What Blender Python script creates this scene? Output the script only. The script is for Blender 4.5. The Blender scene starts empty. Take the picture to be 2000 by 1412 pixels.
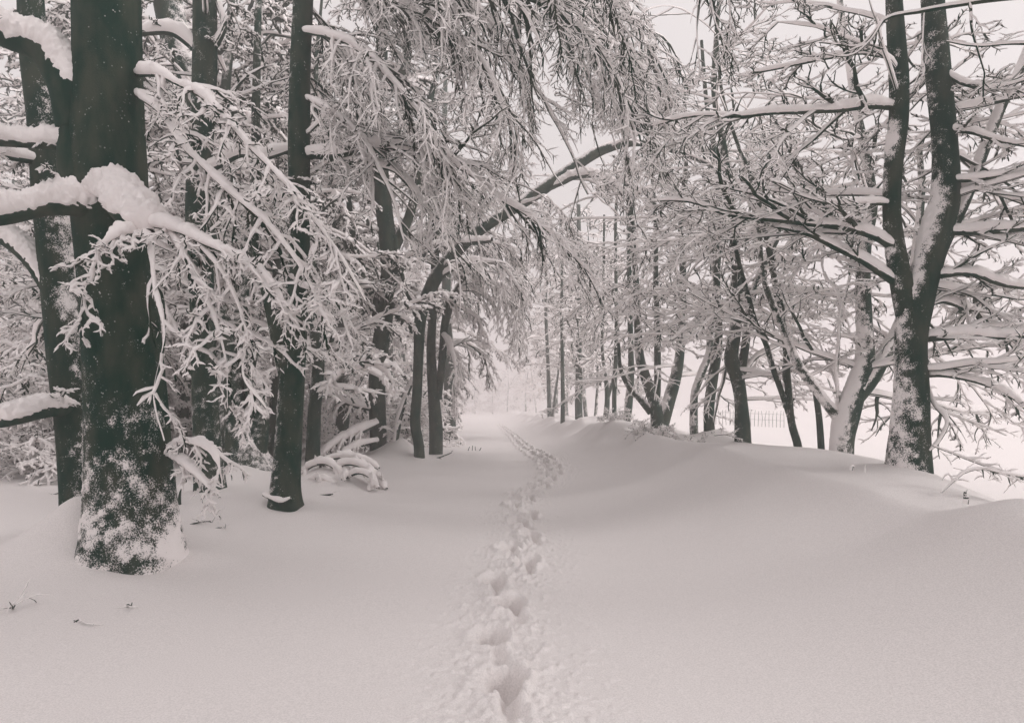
import bpy, math, random
import numpy as np

# ------------------------------------------------------------------ basics
F = 1333.0; HZ = 795.0; EYE = 1.6
rng = np.random.default_rng(7)
scene = bpy.context.scene
col = scene.collection

def P(px, py, d):
    return np.array([(px-1000.0)/F*d, d, EYE+(HZ-py)/F*d])

def nrm(v):
    return v/np.maximum(np.linalg.norm(v, axis=-1, keepdims=True), 1e-9)

def _h(ix, iy, iz):
    n = (ix.astype(np.int64)*374761393 + iy.astype(np.int64)*668265263 + iz.astype(np.int64)*2147483647) & 0xffffffff
    n = ((n ^ (n >> 13))*1274126177) & 0xffffffff
    n = ((n ^ (n >> 15))*2246822519) & 0xffffffff
    return ((n ^ (n >> 16)) & 0xffff)/65535.0

def vnoise(p):
    p = np.asarray(p, float)
    f = np.floor(p); w = p-f; w = w*w*(3-2*w)
    x, y, z = f[..., 0], f[..., 1], f[..., 2]
    r = 0
    for i in (0, 1):
        for j in (0, 1):
            for k in (0, 1):
                ww = (w[..., 0] if i else 1-w[..., 0])*(w[..., 1] if j else 1-w[..., 1])*(w[..., 2] if k else 1-w[..., 2])
                r = r + ww*_h(x+i, y+j, z+k)
    return r

def fbm(p, o=3):
    a, s, r, t = 1.0, 1.0, 0, 0
    for _ in range(o):
        r = r+a*vnoise(p*s+17.3*s); t += a; a *= .5; s *= 2.03
    return r/t

def sstep(a, b, x):
    t = np.clip((x-a)/(b-a), 0, 1)
    return t*t*(3-2*t)

def catmull(pts, n):
    pts = np.asarray(pts, float)
    if len(pts) == 1: return np.repeat(pts, n, 0)
    q = np.vstack([2*pts[0]-pts[1], pts, 2*pts[-1]-pts[-2]])
    seg = np.linalg.norm(np.diff(pts[:, :3], axis=0), axis=1)
    cum = np.concatenate([[0], np.cumsum(seg)])
    s = np.linspace(0, cum[-1], n)
    k = np.clip(np.searchsorted(cum, s, 'right')-1, 0, len(seg)-1)
    t = ((s-cum[k])/np.maximum(seg[k], 1e-9))[:, None]
    p0, p1, p2, p3 = q[k], q[k+1], q[k+2], q[k+3]
    return .5*((2*p1)+(-p0+p2)*t+(2*p0-5*p1+4*p2-p3)*t*t+(-p0+3*p1-3*p2+p3)*t**3)

# ------------------------------------------------------------------ materials
def newmat(name):
    m = bpy.data.materials.new(name); m.use_nodes = True
    nt = m.node_tree
    return m, nt, nt.nodes['Principled BSDF']

SNOW = (.93, .883, .875, 1)
BARK = (.011, .026, .021, 1)

def mat_snow(name, scale, bump, dist):
    m, nt, b = newmat(name)
    b.inputs['Base Color'].default_value = SNOW
    b.inputs['Roughness'].default_value = .85
    b.inputs['Specular IOR Level'].default_value = .15
    tc = nt.nodes.new('ShaderNodeTexCoord')
    n = nt.nodes.new('ShaderNodeTexNoise'); n.inputs['Scale'].default_value = scale
    n.inputs['Detail'].default_value = 3; n.inputs['Roughness'].default_value = .7
    bp = nt.nodes.new('ShaderNodeBump'); bp.inputs['Strength'].default_value = bump; bp.inputs['Distance'].default_value = dist
    nt.links.new(tc.outputs['Object'], n.inputs['Vector'])
    nt.links.new(n.outputs['Fac'], bp.inputs['Height'])
    nt.links.new(bp.outputs['Normal'], b.inputs['Normal'])
    return m

def mat_ground():
    m, nt, b = newmat('ground_snow')
    b.inputs['Roughness'].default_value = .8
    b.inputs['Specular IOR Level'].default_value = .2
    tc = nt.nodes.new('ShaderNodeTexCoord')
    def noise(s, d, r=.6):
        n = nt.nodes.new('ShaderNodeTexNoise'); n.inputs['Scale'].default_value = s
        n.inputs['Detail'].default_value = d; n.inputs['Roughness'].default_value = r
        nt.links.new(tc.outputs['Object'], n.inputs['Vector']); return n
    a = noise(95, 3, .8); c = noise(4.0, 4)
    ramp = nt.nodes.new('ShaderNodeValToRGB')
    ramp.color_ramp.elements[0].position = .36; ramp.color_ramp.elements[0].color = (.69, .655, .645, 1)
    ramp.color_ramp.elements[1].position = .64; ramp.color_ramp.elements[1].color = (.875, .83, .82, 1)
    nt.links.new(a.outputs['Fac'], ramp.inputs['Fac'])
    nt.links.new(ramp.outputs['Color'], b.inputs['Base Color'])
    b1 = nt.nodes.new('ShaderNodeBump'); b1.inputs['Strength'].default_value = .5; b1.inputs['Distance'].default_value = .006
    b2 = nt.nodes.new('ShaderNodeBump'); b2.inputs['Strength'].default_value = .35; b2.inputs['Distance'].default_value = .02
    nt.links.new(a.outputs['Fac'], b1.inputs['Height']); nt.links.new(c.outputs['Fac'], b2.inputs['Height'])
    nt.links.new(b2.outputs['Normal'], b1.inputs['Normal'])
    nt.links.new(b1.outputs['Normal'], b.inputs['Normal'])
    return m

def mat_bark(name, attr, speck=.66):
    m, nt, b = newmat(name)
    tc = nt.nodes.new('ShaderNodeTexCoord')
    mp = nt.nodes.new('ShaderNodeMapping'); mp.inputs['Scale'].default_value = (1, 1, .45)
    nt.links.new(tc.outputs['Object'], mp.inputs['Vector'])
    n1 = nt.nodes.new('ShaderNodeTexNoise'); n1.inputs['Scale'].default_value = 5; n1.inputs['Detail'].default_value = 5
    nt.links.new(mp.outputs[0], n1.inputs['Vector'])
    r = nt.nodes.new('ShaderNodeValToRGB')
    r.color_ramp.elements[0].position = .40; r.color_ramp.elements[0].color = (.002, .031, .021, 1)
    r.color_ramp.elements[1].position = .66; r.color_ramp.elements[1].color = (.046, .060, .044, 1)
    nt.links.new(n1.outputs['Fac'], r.inputs['Fac'])
    b.inputs['Roughness'].default_value = .75
    b.inputs['Specular IOR Level'].default_value = .08
    if not attr:
        nt.links.new(r.outputs['Color'], b.inputs['Base Color']); return m
    at = nt.nodes.new('ShaderNodeAttribute'); at.attribute_name = 'frost'
    n2 = nt.nodes.new('ShaderNodeTexNoise'); n2.inputs['Scale'].default_value = 70; n2.inputs['Detail'].default_value = 4; n2.inputs['Roughness'].default_value = .75
    nt.links.new(tc.outputs['Object'], n2.inputs['Vector'])
    vo = nt.nodes.new('ShaderNodeTexVoronoi'); vo.inputs['Scale'].default_value = 26
    nt.links.new(tc.outputs['Object'], vo.inputs['Vector'])
    # crusted snow where the frost attribute + grain passes one half
    s = nt.nodes.new('ShaderNodeMath'); s.operation = 'MULTIPLY_ADD'
    nt.links.new(n2.outputs['Fac'], s.inputs[0]); s.inputs[1].default_value = 1.5
    nt.links.new(at.outputs['Fac'], s.inputs[2])
    mr = nt.nodes.new('ShaderNodeMapRange'); mr.inputs['From Min'].default_value = 1.12; mr.inputs['From Max'].default_value = 1.26
    nt.links.new(s.outputs[0], mr.inputs['Value'])
    # scattered small specks
    sp = nt.nodes.new('ShaderNodeMapRange'); sp.inputs['From Min'].default_value = .24; sp.inputs['From Max'].default_value = .06
    nt.links.new(vo.outputs['Distance'], sp.inputs['Value'])
    n3 = nt.nodes.new('ShaderNodeTexNoise'); n3.inputs['Scale'].default_value = 7; n3.inputs['Detail'].default_value = 3
    nt.links.new(tc.outputs['Object'], n3.inputs['Vector'])
    m3 = nt.nodes.new('ShaderNodeMapRange'); m3.inputs['From Min'].default_value = .54; m3.inputs['From Max'].default_value = .72
    nt.links.new(n3.outputs['Fac'], m3.inputs['Value'])
    ml = nt.nodes.new('ShaderNodeMath'); ml.operation = 'MULTIPLY'
    nt.links.new(sp.outputs[0], ml.inputs[0]); nt.links.new(m3.outputs[0], ml.inputs[1])
    mx = nt.nodes.new('ShaderNodeMath'); mx.operation = 'MAXIMUM'
    nt.links.new(mr.outputs[0], mx.inputs[0]); nt.links.new(ml.outputs[0], mx.inputs[1])
    mix = nt.nodes.new('ShaderNodeMix'); mix.data_type = 'RGBA'
    nt.links.new(mx.outputs[0], mix.inputs[0]); nt.links.new(r.outputs['Color'], mix.inputs[6])
    mix.inputs[7].default_value = SNOW
    nt.links.new(mix.outputs[2], b.inputs['Base Color'])
    add = nt.nodes.new('ShaderNodeMath'); add.operation = 'MULTIPLY_ADD'
    nt.links.new(mx.outputs[0], add.inputs[0]); add.inputs[1].default_value = .8
    nt.links.new(n2.outputs['Fac'], add.inputs[2])
    bp = nt.nodes.new('ShaderNodeBump'); bp.inputs['Strength'].default_value = .7; bp.inputs['Distance'].default_value = .012
    nt.links.new(add.outputs[0], bp.inputs['Height'])
    nt.links.new(bp.outputs['Normal'], b.inputs['Normal'])
    return m

M_SNOW = mat_snow('branch_snow', 38, .6, .012)
M_TWIG = mat_bark('twig_bark', False)
M_TRUNK = mat_bark('frosted_bark', True)
M_GROUND = mat_ground()
def mat_plain(name, c, r=.8):
    m, nt, b = newmat(name); b.inputs['Base Color'].default_value = c; b.inputs['Roughness'].default_value = r
    n = nt.nodes.new('ShaderNodeTexNoise'); n.inputs['Scale'].default_value = 30
    bp = nt.nodes.new('ShaderNodeBump'); bp.inputs['Strength'].default_value = .5; bp.inputs['Distance'].default_value = .01
    nt.links.new(n.outputs['Fac'], bp.inputs['Height']); nt.links.new(bp.outputs['Normal'], b.inputs['Normal'])
    return m
M_WOOD = mat_plain('weathered_wood', (.05, .058, .05, 1))

# ------------------------------------------------------------------ mesh builder
class Geo:
    def __init__(s):
        s.v = []; s.q = []; s.m = []; s.a = []; s.n = 0
    def add(s, v, q, m, a=None):
        v = v.reshape(-1, 3); q = q.reshape(-1, 4)
        s.v.append(v); s.q.append(q+s.n); s.n += len(v)
        s.m.append(np.full(len(q), m, np.int32) if np.isscalar(m) else m.reshape(-1).astype(np.int32))
        s.a.append(np.zeros(len(v)) if a is None else a.reshape(-1))
    def build(s, name, mats, parent=None, origin=(0, 0, 0), attr=False):
        if not s.v: return None
        v = np.concatenate(s.v)-np.asarray(origin, float); q = np.concatenate(s.q); m = np.concatenate(s.m)
        me = bpy.data.meshes.new(name)
        me.vertices.add(len(v)); me.vertices.foreach_set('co', v.astype(np.float32).ravel())
        me.loops.add(q.size); me.loops.foreach_set('vertex_index', q.astype(np.int32).ravel())
        me.polygons.add(len(q)); me.polygons.foreach_set('loop_start', np.arange(0, q.size, 4, dtype=np.int32))
        me.polygons.foreach_set('material_index', m)
        me.polygons.foreach_set('use_smooth', np.ones(len(q), bool))
        for x in mats: me.materials.append(x)
        if attr:
            at = me.attributes.new('frost', 'FLOAT', 'POINT')
            at.data.foreach_set('value', np.concatenate(s.a).astype(np.float32))
        me.update(calc_edges=True)
        o = bpy.data.objects.new(name, me); col.objects.link(o)
        if parent: o.parent = parent
        return o

WIND = np.array([-.75, -.55, .35]); WIND = WIND/np.linalg.norm(WIND)

def frames(pts, leanwind=.25):
    t = nrm(np.gradient(pts, axis=-2))
    z = np.array([0, 0, 1.0])
    up = z-t*(t@z)[..., None]
    hor = np.linalg.norm(up, axis=-1)
    w = WIND-t*(t@WIND)[..., None]
    u = nrm(up+leanwind*w)
    return t, u, np.cross(t, u), hor

def ringfaces(N, Pn, S):
    i = np.arange(N)[:, None, None]*Pn*S; j = np.arange(Pn-1)[None, :, None]*S; k = np.arange(S)[None, None, :]
    k2 = (k+1) % S
    return np.stack([i+j+k, i+j+k2, i+j+S+k2, i+j+S+k], -1)

def add_twigs(g, pts, rad, snow, freq=9.0, smin=.7):
    """four-sided twigs: dark underside, raised snow on top"""
    if len(pts) == 0: return
    N, Pn, _ = pts.shape
    t, u, sd, hor = frames(pts)
    nz = vnoise(pts*freq)
    s = snow*(smin+(1-smin)*hor**1.2)*(.30+1.4*nz)*(.6+.8*rng.random((N, Pn)))
    s *= np.linspace(1.12, .62, Pn)[None]; s[:, -1] *= .35
    r = rad
    bot = pts-u*r[..., None]
    top = pts+u*(r*.6+s)[..., None]
    w = (r+.42*s)[..., None]
    rt = pts+sd*w-u*(.08*s)[..., None]; lf = pts-sd*w-u*(.08*s)[..., None]
    v = np.stack([bot, rt, top, lf], 2)
    q = ringfaces(N, Pn, 4)
    m = np.zeros(q.shape[:-1], np.int32); m[..., 1] = 1; m[..., 2] = 1
    g.add(v, q, m)

def add_tube(g, pts, rad, S, mat=0, attr=None):
    pts = pts[None] if pts.ndim == 2 else pts; rad = rad[None] if rad.ndim == 1 else rad
    N, Pn, _ = pts.shape
    t, u, sd, hor = frames(pts)
    a = np.arange(S)/S*2*np.pi
    v = pts[:, :, None]+rad[..., None, None]*(np.cos(a)[None, None, :, None]*u[:, :, None]+np.sin(a)[None, None, :, None]*sd[:, :, None])
    g.add(v, ringfaces(N, Pn, S), mat)

def add_sleeve(g, pts, rad, snow, S=12, mat=1, freq=6.0, ragged=.5, smin=.0):
    """snow lying on a limb: bulges over the top, sinks into the bark at the sides"""
    pts = pts[None] if pts.ndim == 2 else pts; rad = rad[None] if rad.ndim == 1 else rad
    N, Pn, _ = pts.shape
    t, u, sd, hor = frames(pts, .12)
    a = np.arange(S)/S*2*np.pi
    c = np.cos(a)[None, None, :]
    base = pts[:, :, None]+rad[..., None, None]*(np.cos(a)[None, None, :, None]*u[:, :, None]+np.sin(a)[None, None, :, None]*sd[:, :, None])
    n1 = vnoise(base*freq); n2 = vnoise(base*freq*4.2+5)
    lump = vnoise(pts*freq*.45+3)[:, :, None]
    cc = c+(n1-.5)*ragged*.7+(n2-.5)*ragged*.5
    g1 = np.clip(cc+.15, 0, 1)**.65
    amt = snow*np.clip(hor*1.5-.42, smin, 1)
    cum = np.concatenate([np.zeros((N, 1)), np.cumsum(np.linalg.norm(np.diff(pts, axis=1), axis=-1), 1)], 1)
    amt = amt*(.25+.75*sstep(0, 1, cum/(rad[:, :1]*5+.18)))*(.15+.85*sstep(0, 1, (cum[:, -1:]-cum)/.12))
    amt = amt[..., None]*(.42+1.15*lump)
    n3 = vnoise(base*freq*9+11)
    rr = rad[..., None]*(.93)+g1*(amt*(.50+.36*n2+.55*n3)+rad[..., None]*.1)
    dirs = np.cos(a)[None, None, :, None]*u[:, :, None]+np.sin(a)[None, None, :, None]*sd[:, :, None]
    v = pts[:, :, None]+rr[..., None]*dirs
    # shrink the ends
    g.add(v, ringfaces(N, Pn, S), mat)

def trunk_geo(g, pts, rad, d, frost=0., side=None, baserough=0., flare=.0, flute=.05, px=1.6):
    """bark tube displaced by crusted snow; attribute frost drives the material"""
    step = max(px*d/683.0, .012)
    L = np.linalg.norm(np.diff(pts, axis=0), axis=1).sum()
    n = int(np.clip(L/step, 12, 420))
    full = catmull(np.c_[pts, rad], n)
    p, r = full[:, :3], np.maximum(full[:, 3], .004)
    S = int(np.clip(2*np.pi*r.max()/step, 10, 130))
    t = nrm(np.gradient(p, axis=0))
    ref = np.array([0, 1.0, 0]); u = nrm(ref-t*(t@ref)[:, None]); sd = np.cross(t, u)
    a = np.arange(S)/S*2*np.pi
    dirs = np.cos(a)[None, :, None]*u[:, None]+np.sin(a)[None, :, None]*sd[:, None]
    hgt = (p[:, 2]-p[0, 2])[:, None]
    rr = r[:, None]*np.ones((1, S))
    if flare:
        fl = np.exp(-hgt/.28)
        rr = rr*(1+flare*fl*(1+.45*np.sin(a*5+1.3)[None]+.25*np.sin(a*3+.4)[None]))
    rr = rr*(1+flute*(fbm(np.concatenate([dirs*1.4, ], -1)+p[:, None]*np.array([1, 1, 1.1]), 2)-.5)*2)
    v = p[:, None]+rr[..., None]*dirs
    nz = dirs[..., 2]
    lean = np.sqrt(np.maximum(1-t[:, 2]**2, 0))[:, None]
    f = frost+1.3*np.clip(nz, 0, 1)**.8+.36*(fbm(v*3.1, 3)-.5)*2+.40*(fbm(v*16+9, 3)-.5)*2
    if side is not None:
        sv = np.array(side, float); k = np.linalg.norm(sv); f = f+(dirs@(sv/k))*k
    if baserough:
        f = f+baserough*np.exp(-(hgt/1.25)**1.5)*(fbm(v*2.0+31, 2)*2)
    f = np.clip(f, -.3, 1.2)
    dis = sstep(.25, .75, f)*(.012+.035*np.clip(nz, 0, 1)*np.minimum(1, r[:, None]*8))*np.minimum(1, r[:, None]*9)*(.5+vnoise(v*45))
    v = v+dirs*dis[..., None]
    g.add(v, ringfaces(1, n, S), 0, f)

# ------------------------------------------------------------------ branch growth
def arclen(p): return np.linalg.norm(np.diff(p, axis=-2), axis=-1).sum(-1)

def grow(par, rad, n, t0=.12, t1=1.0, ang=48, lrel=.4, lmin=.08, lmax=9, grav=.05, wig=.12, Pc=5, beta=25, r0=.6, rend=.22, rmin=.003, side_up=0.):
    N, Pn, _ = par.shape
    t, u, sd, hor = frames(par, 0)
    base = np.linspace(t0, t1, n+1)[:-1]
    tt = base[None]+rng.random((N, n))*(t1-t0)/n
    f = tt*(Pn-1); i = np.clip(np.floor(f).astype(int), 0, Pn-2); w = (f-i)[..., None]
    ar = np.arange(N)[:, None]
    pos = par[ar, i]*(1-w)+par[ar, i+1]*w
    tg = t[ar, i]; uu = u[ar, i]; ss = sd[ar, i]
    r = rad[ar, i]*(1-w[..., 0])+rad[ar, i+1]*w[..., 0]
    al = np.radians(ang*(.7+.6*rng.random((N, n))))
    sg = np.where((np.arange(n)[None]+rng.integers(0, 2, (N, 1))) % 2 == 0, 1, -1)
    be = np.radians(rng.normal(side_up, beta, (N, n)))
    d = np.cos(al)[..., None]*tg+np.sin(al)[..., None]*((sg*np.cos(be))[..., None]*ss+np.sin(be)[..., None]*uu)
    L = arclen(par)[:, None]*lrel*(1-.55*tt)*(.55+.8*rng.random((N, n)))
    L = np.clip(L, lmin, lmax)
    K = N*n
    d = d.reshape(K, 3); pos = pos.reshape(K, 3); L = L.reshape(K); r = r.reshape(K)
    out = np.empty((K, Pc, 3)); out[:, 0] = pos
    st = (L/(Pc-1))[:, None]
    for k in range(1, Pc):
        d = nrm(d+wig*rng.normal(size=(K, 3))+np.array([0, 0, -grav]))
        out[:, k] = out[:, k-1]+d*st
    rs = np.maximum(np.minimum(r*r0, L*.035+.002), rmin)
    rr = rs[:, None]*np.linspace(1, rend, Pc)[None]
    return out, np.maximum(rr, rmin*.4)

# gaps in the twigs through which the trunks, the bough and the sky show: x0, y0, x1, y1, half width, up to depth, share
GAPS = [(205, -50, 215, 400, 68, 6.6, 1), (250, 600, 255, 1100, 75, 6.5, .3), (592, -50, 584, 330, 26, 10.0, .92), (572, 760, 556, 1000, 30, 10.0, .9),
        (325, -50, 350, 140, 30, 12, .8), (400, -50, 397, 165, 28, 10.8, .8), (758, 350, 738, 900, 26, 20, .9), (815, 350, 768, 520, 16, 20, .75),
        (1050, 378, 1180, 293, 22, 19, .92), (1180, 293, 1250, 280, 14, 19, .8), (845, 555, 1050, 378, 18, 19, .7), (822, 620, 818, 905, 18, 19.2, .95), (850, 540, 851, 880, 20, 22, .9),
        (897, 565, 860, 680, 16, 22, .85), (1120, 380, 1170, 440, 36, 90, .9), (1315, 0, 1350, 90, 36, 90, .93), (1390, 190, 1470, 200, 24, 90, .8),
        (975, 815, 1060, 740, 38, 90, .8), (1050, 700, 1055, 620, 18, 90, .6), (1752, -20, 1742, 450, 20, 7.9, .8), (1832, -20, 1842, 400, 24, 7.9, .7), (1780, 600, 1778, 940, 34, 7.9, .8)]
NOLIMB = [(100, 200, 165, 360, 9), (975, 720, 1060, 850, 99), (1600, 600, 1745, 900, 10.6), (1190, 700, 1340, 850, 18), (560, 0, 610, 330, 10.2), (725, 350, 780, 900, 20)]
def cull(p, r, margin=220, keep=1.0):
    mid = p[:, p.shape[1]//2]
    y = np.maximum(mid[:, 1], .3)
    px = 1000+F*mid[:, 0]/y; py = HZ-(mid[:, 2]-EYE)*F/y
    k = (mid[:, 1] > .8) & (px > -margin) & (px < 2000+margin) & (py > -margin-120) & (py < 1600)
    if keep < 1: k &= rng.random(len(k)) < keep
    for x0, y0, x1, y1, hw, dm, pr in GAPS:
        ax, ay = x1-x0, y1-y0; l2 = ax*ax+ay*ay
        for f in (p.shape[1]//2, p.shape[1]-1):
            yy = np.maximum(p[:, f, 1], .3); qx = 1000+F*p[:, f, 0]/yy; qy = HZ-(p[:, f, 2]-EYE)*F/yy
            t = np.clip(((qx-x0)*ax+(qy-y0)*ay)/l2, 0, 1)
            k &= ~((np.hypot(qx-x0-t*ax, qy-y0-t*ay) < hw) & (yy < dm) & (rng.random(len(k)) < pr))
    return p[k], r[k]

# ------------------------------------------------------------------ things
def thing(name, label, cat, loc, group=None):
    o = bpy.data.objects.new(name, None); col.objects.link(o); o.location = loc
    o.empty_display_size = .3
    o['label'] = label; o['category'] = cat
    if group: o['group'] = group
    return o

def tag(o, label, cat, group=None, kind=None):
    if label: o['label'] = label
    if cat: o['category'] = cat
    if group: o['group'] = group
    if kind: o['kind'] = kind
    return o

# ------------------------------------------------------------------ ground
TY = np.array([-10, 0, 3.6, 5, 6, 7.5, 9, 10.4, 12.9, 15.8, 19.4, 25, 39, 71, 400])
TX = np.array([.0, .0, -.01, -.05, -.11, .10, .14, .04, .42, 1.0, 1.02, .56, 0, -1.5, -14])
def trail(y):
    return np.interp(y, TY, TX)*.5+.25*np.interp(y-.5-.02*y, TY, TX)+.25*np.interp(y+.5+.02*y, TY, TX)

MOUNDS = []   # x, y, height, width
def mound(px, py, d, h, w): 
    p = P(px, py, d); MOUNDS.append((p[0], p[1], h, w))
mound(150, 1090, 7.1, .46, .50); mound(400, 1110, 7.0, .05, .3); mound(665, 945, 13.2, .24, .55); mound(625, 930, 13.4, .2, .4); mound(215, 1090, 7.5, .20, .8); mound(120, 1090, 7.9, .16, .9); mound(330, 1100, 7.3, .10, .6)
mound(480, 930, 13.3, .42, .85); mound(520, 990, 10.9, .14, .7)
mound(1985, 975, 5.0, .16, .45); mound(785, 900, 20.4, .55, .62); mound(745, 900, 20.6, .22, .9); mound(700, 915, 18.5, .2, 1.2)
mound(440, 985, 11.6, .12, 1.1)
for a_ in ((1776, 950, 8), (1643, 912, 11), (560, 1005, 10.5), (819, 912, 19.6), (851, 888, 22.5), (1452, 880, 14.3), (1288, 845, 19), (1386, 855, 16.2), (1560, 903, 12.2), (412, 990, 11.3)):
    mound(a_[0], a_[1], a_[2], .09, .34)
WELLS = []
def well(px, py, d, h, w):
    p = P(px, py, d); WELLS.append((p[0], p[1], h, w))
well(560, 1000, 10.25, .10, .30); well(295, 1115, 6.75, .10, .38)

def H(x, y):
    x = np.asarray(x, float); y = np.asarray(y, float)
    xs = x+.03*y
    p2 = np.stack([x, y, x*0+2.5], -1)
    # right bank
    cr = 1+.0*y
    wob = .35*(vnoise(p2*.35)-.5)
    s_ = np.clip((xs-.5)/(3.05+wob), 0, 3)
    ra = .90*s_**2.0; rb = .91+.03*(xs-3.5)
    kk = .035; hh = np.clip(.5+.5*(rb-ra)/kk, 0, 1)
    bank = rb*(1-hh)+ra*hh-kk*hh*(1-hh)
    hn = (.93+.10*(vnoise(np.stack([y*.30, x*0, x*0], -1))-.5)*2)*np.interp(y, [-5, 4.6, 5.6, 6.6, 12, 16, 25, 40, 60, 100], [.9, .86, .83, .93, 1.05, 1.07, 1.14, 1.12, .9, .7])
    bank = bank*hn
    # drift lumps on the crest
    lum = (fbm(np.stack([x*.9, y*.42, x*0+7], -1), 2)-.42)*sstep(2.4, 3.6, xs)*(1-sstep(5.5, 8, xs))
    bank = bank+lum*.62*sstep(10, 17, y)+lum*.16
    c0 = np.interp(y, [4.5, 5.6, 6.6, 7.6, 9.5], [4.3, 3.75, 3.95, 4.3, 4.8]); beyond = -(1.0*sstep(0, 3.4, xs-c0))-.035*np.clip(xs-4.5, 0, 60)
    field = sstep(8, 40, xs)*.9*sstep(5, 40, y)+.5*sstep(30, 120, y)*sstep(6, 12, xs)
    z = bank+beyond*hn+field
    # left verge
    z = z+.10*sstep(1.6, 3.4, -xs)*(vnoise(p2*.5)-.2)+.22*sstep(5, 12, -xs)*vnoise(p2*.22)
    z = z+.05*(fbm(p2*.33, 2)-.5)*sstep(3, 9, y)+.012*(vnoise(p2*1.7)-.5)
    for mx, my, h, w in MOUNDS:
        r = np.sqrt((x-mx)**2+(y-my)**2)
        z = z+h*(np.exp(-(r/w)**1.6))
    for mx, my, h, w in WELLS:
        r2 = (x-mx)**2+(y-my)**2
        z = z-h*np.exp(-r2/(w*w))
    return z

def make_ground():
    us = [0.]
    s = .0135
    while us[-1] < 420:
        a = us[-1]
        if a < .62: s = .0135
        elif a < 7.5: s = min(s*1.05, .055)
        else: s = s*1.12
        us.append(a+s)
    us = np.array(us); us = np.concatenate([-us[::-1][:-1], us])
    ys = [-6.]
    while ys[-1] < 420:
        a = ys[-1]
        ys.append(a+(.3 if a < 2.1 else max(.0125, min(a*.0042, a*.0036+.01)) if a < 14 else a*.0065))
    ys = np.array(ys)
    U, Y = np.meshgrid(us, ys)
    X = U+trail(Y)*np.exp(-(U/12)**2)
    Z = H(X, Y)
    # foot prints: traced for the first steps, then a stride of 0.6 m along the trail
    steps = [(.02, 2.35), (-.06, 3.0)]
    for px, py in ((996, 1372), (968, 1280), (1003, 1208), (973, 1160), (1037, 1120), (1001, 1090), (1040, 1066), (1016, 1040), (1038, 1021), (1007, 1003), (1034, 990), (1008, 978)):
        d = (EYE+.12)*F/(py-HZ); steps.append(((px-1000)/F*d, d))
    y = steps[-1][1]+.55; k = 0
    while y < 62:
        steps.append((float(trail(np.array(y)))+(.11 if k % 2 else -.11)+.02*rng.normal(), y)); y += .50*(.88+.24*rng.random()); k += 1
    for k, (cx, cy) in enumerate(steps):
        w = .10*(.9+.2*rng.random()); l = .20*(.9+.3*rng.random()); dp = .225*(.8+.35*rng.random())
        sel = (np.abs(Y[:, 0]-cy) < 1.0)
        dx = X[sel]-cx; dy = Y[sel]-cy
        yaw = .10*rng.normal()+.10
        a = dx*math.cos(yaw)+dy*math.sin(yaw); b = -dx*math.sin(yaw)+dy*math.cos(yaw)
        nz = fbm(np.stack([X[sel]*14, Y[sel]*10, X[sel]*0+k*3.7], -1), 2)
        aw = np.where(a < 0, -a/(w*1.55), a/(w*.85))          # steep right wall, shallow left ramp
        rr = np.sqrt(aw**2+(b/l)**2)+(nz-.5)*.45
        pit = -dp*(1-sstep(.30, 1.08, rr))
        rr2 = np.sqrt((a/(w*.6))**2+((b+.34)/.20)**2)+(nz-.5)*.4
        pit = np.minimum(pit, -dp*.35*(1-sstep(.3, 1.2, rr2)))
        rim = (.030+.025*(cy > 9))*np.exp(-((rr-1.35)/.25)**2)*(.1+1.6*nz)
        Z[sel] += pit+rim
    # crumbled snow either side of the trail
    du = np.abs(U); near = np.exp(-(du/.24)**2.5)*sstep(70, 20, Y)*(Y > 1.5)
    pp = np.stack([X*24, Y*15+X*6, X*0], -1)
    cr = (fbm(pp, 3)-.42)
    Z += near*(.080*np.clip(cr, -.10, 1)+.02*(vnoise(pp*.3)-.5)+(.035*sstep(9, 13, Y)+.03)*(vnoise(np.stack([X*9, Y*5, X*0+2], -1))-.3))
    out = np.exp(-(du/.5)**2)*(Y > 1.5)*(Y < 20)
    c2 = vnoise(np.stack([X*30, Y*24, X*0+4], -1))
    Z += out*(.09*np.clip(c2-.62, 0, 1)+.024*(fbm(np.stack([X*34, Y*26, X*0+8], -1), 2)-.5))
    nR, nC = Z.shape
    v = np.stack([X, Y, Z], -1)
    idx = np.arange(nR*nC).reshape(nR, nC)
    q = np.stack([idx[:-1, :-1], idx[:-1, 1:], idx[1:, 1:], idx[1:, :-1]], -1)
    g = Geo(); g.add(v, q, 0)
    o = g.build('snowy_ground', [M_GROUND]); o['kind'] = 'structure'
make_ground()

def Hs(x, y): return float(H(np.array(float(x)), np.array(float(y))))

# ------------------------------------------------------------------ traced trees
def poly(pts, d):
    """pixel points (px, py, width[, depth]) -> (n,4) with radius"""
    out = []
    for p in pts:
        dd = p[3] if len(p) > 3 else d
        q = P(p[0], p[1], dd)
        out.append([q[0], q[1], q[2], p[2]*.5/F*dd])
    return np.array(out)

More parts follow.
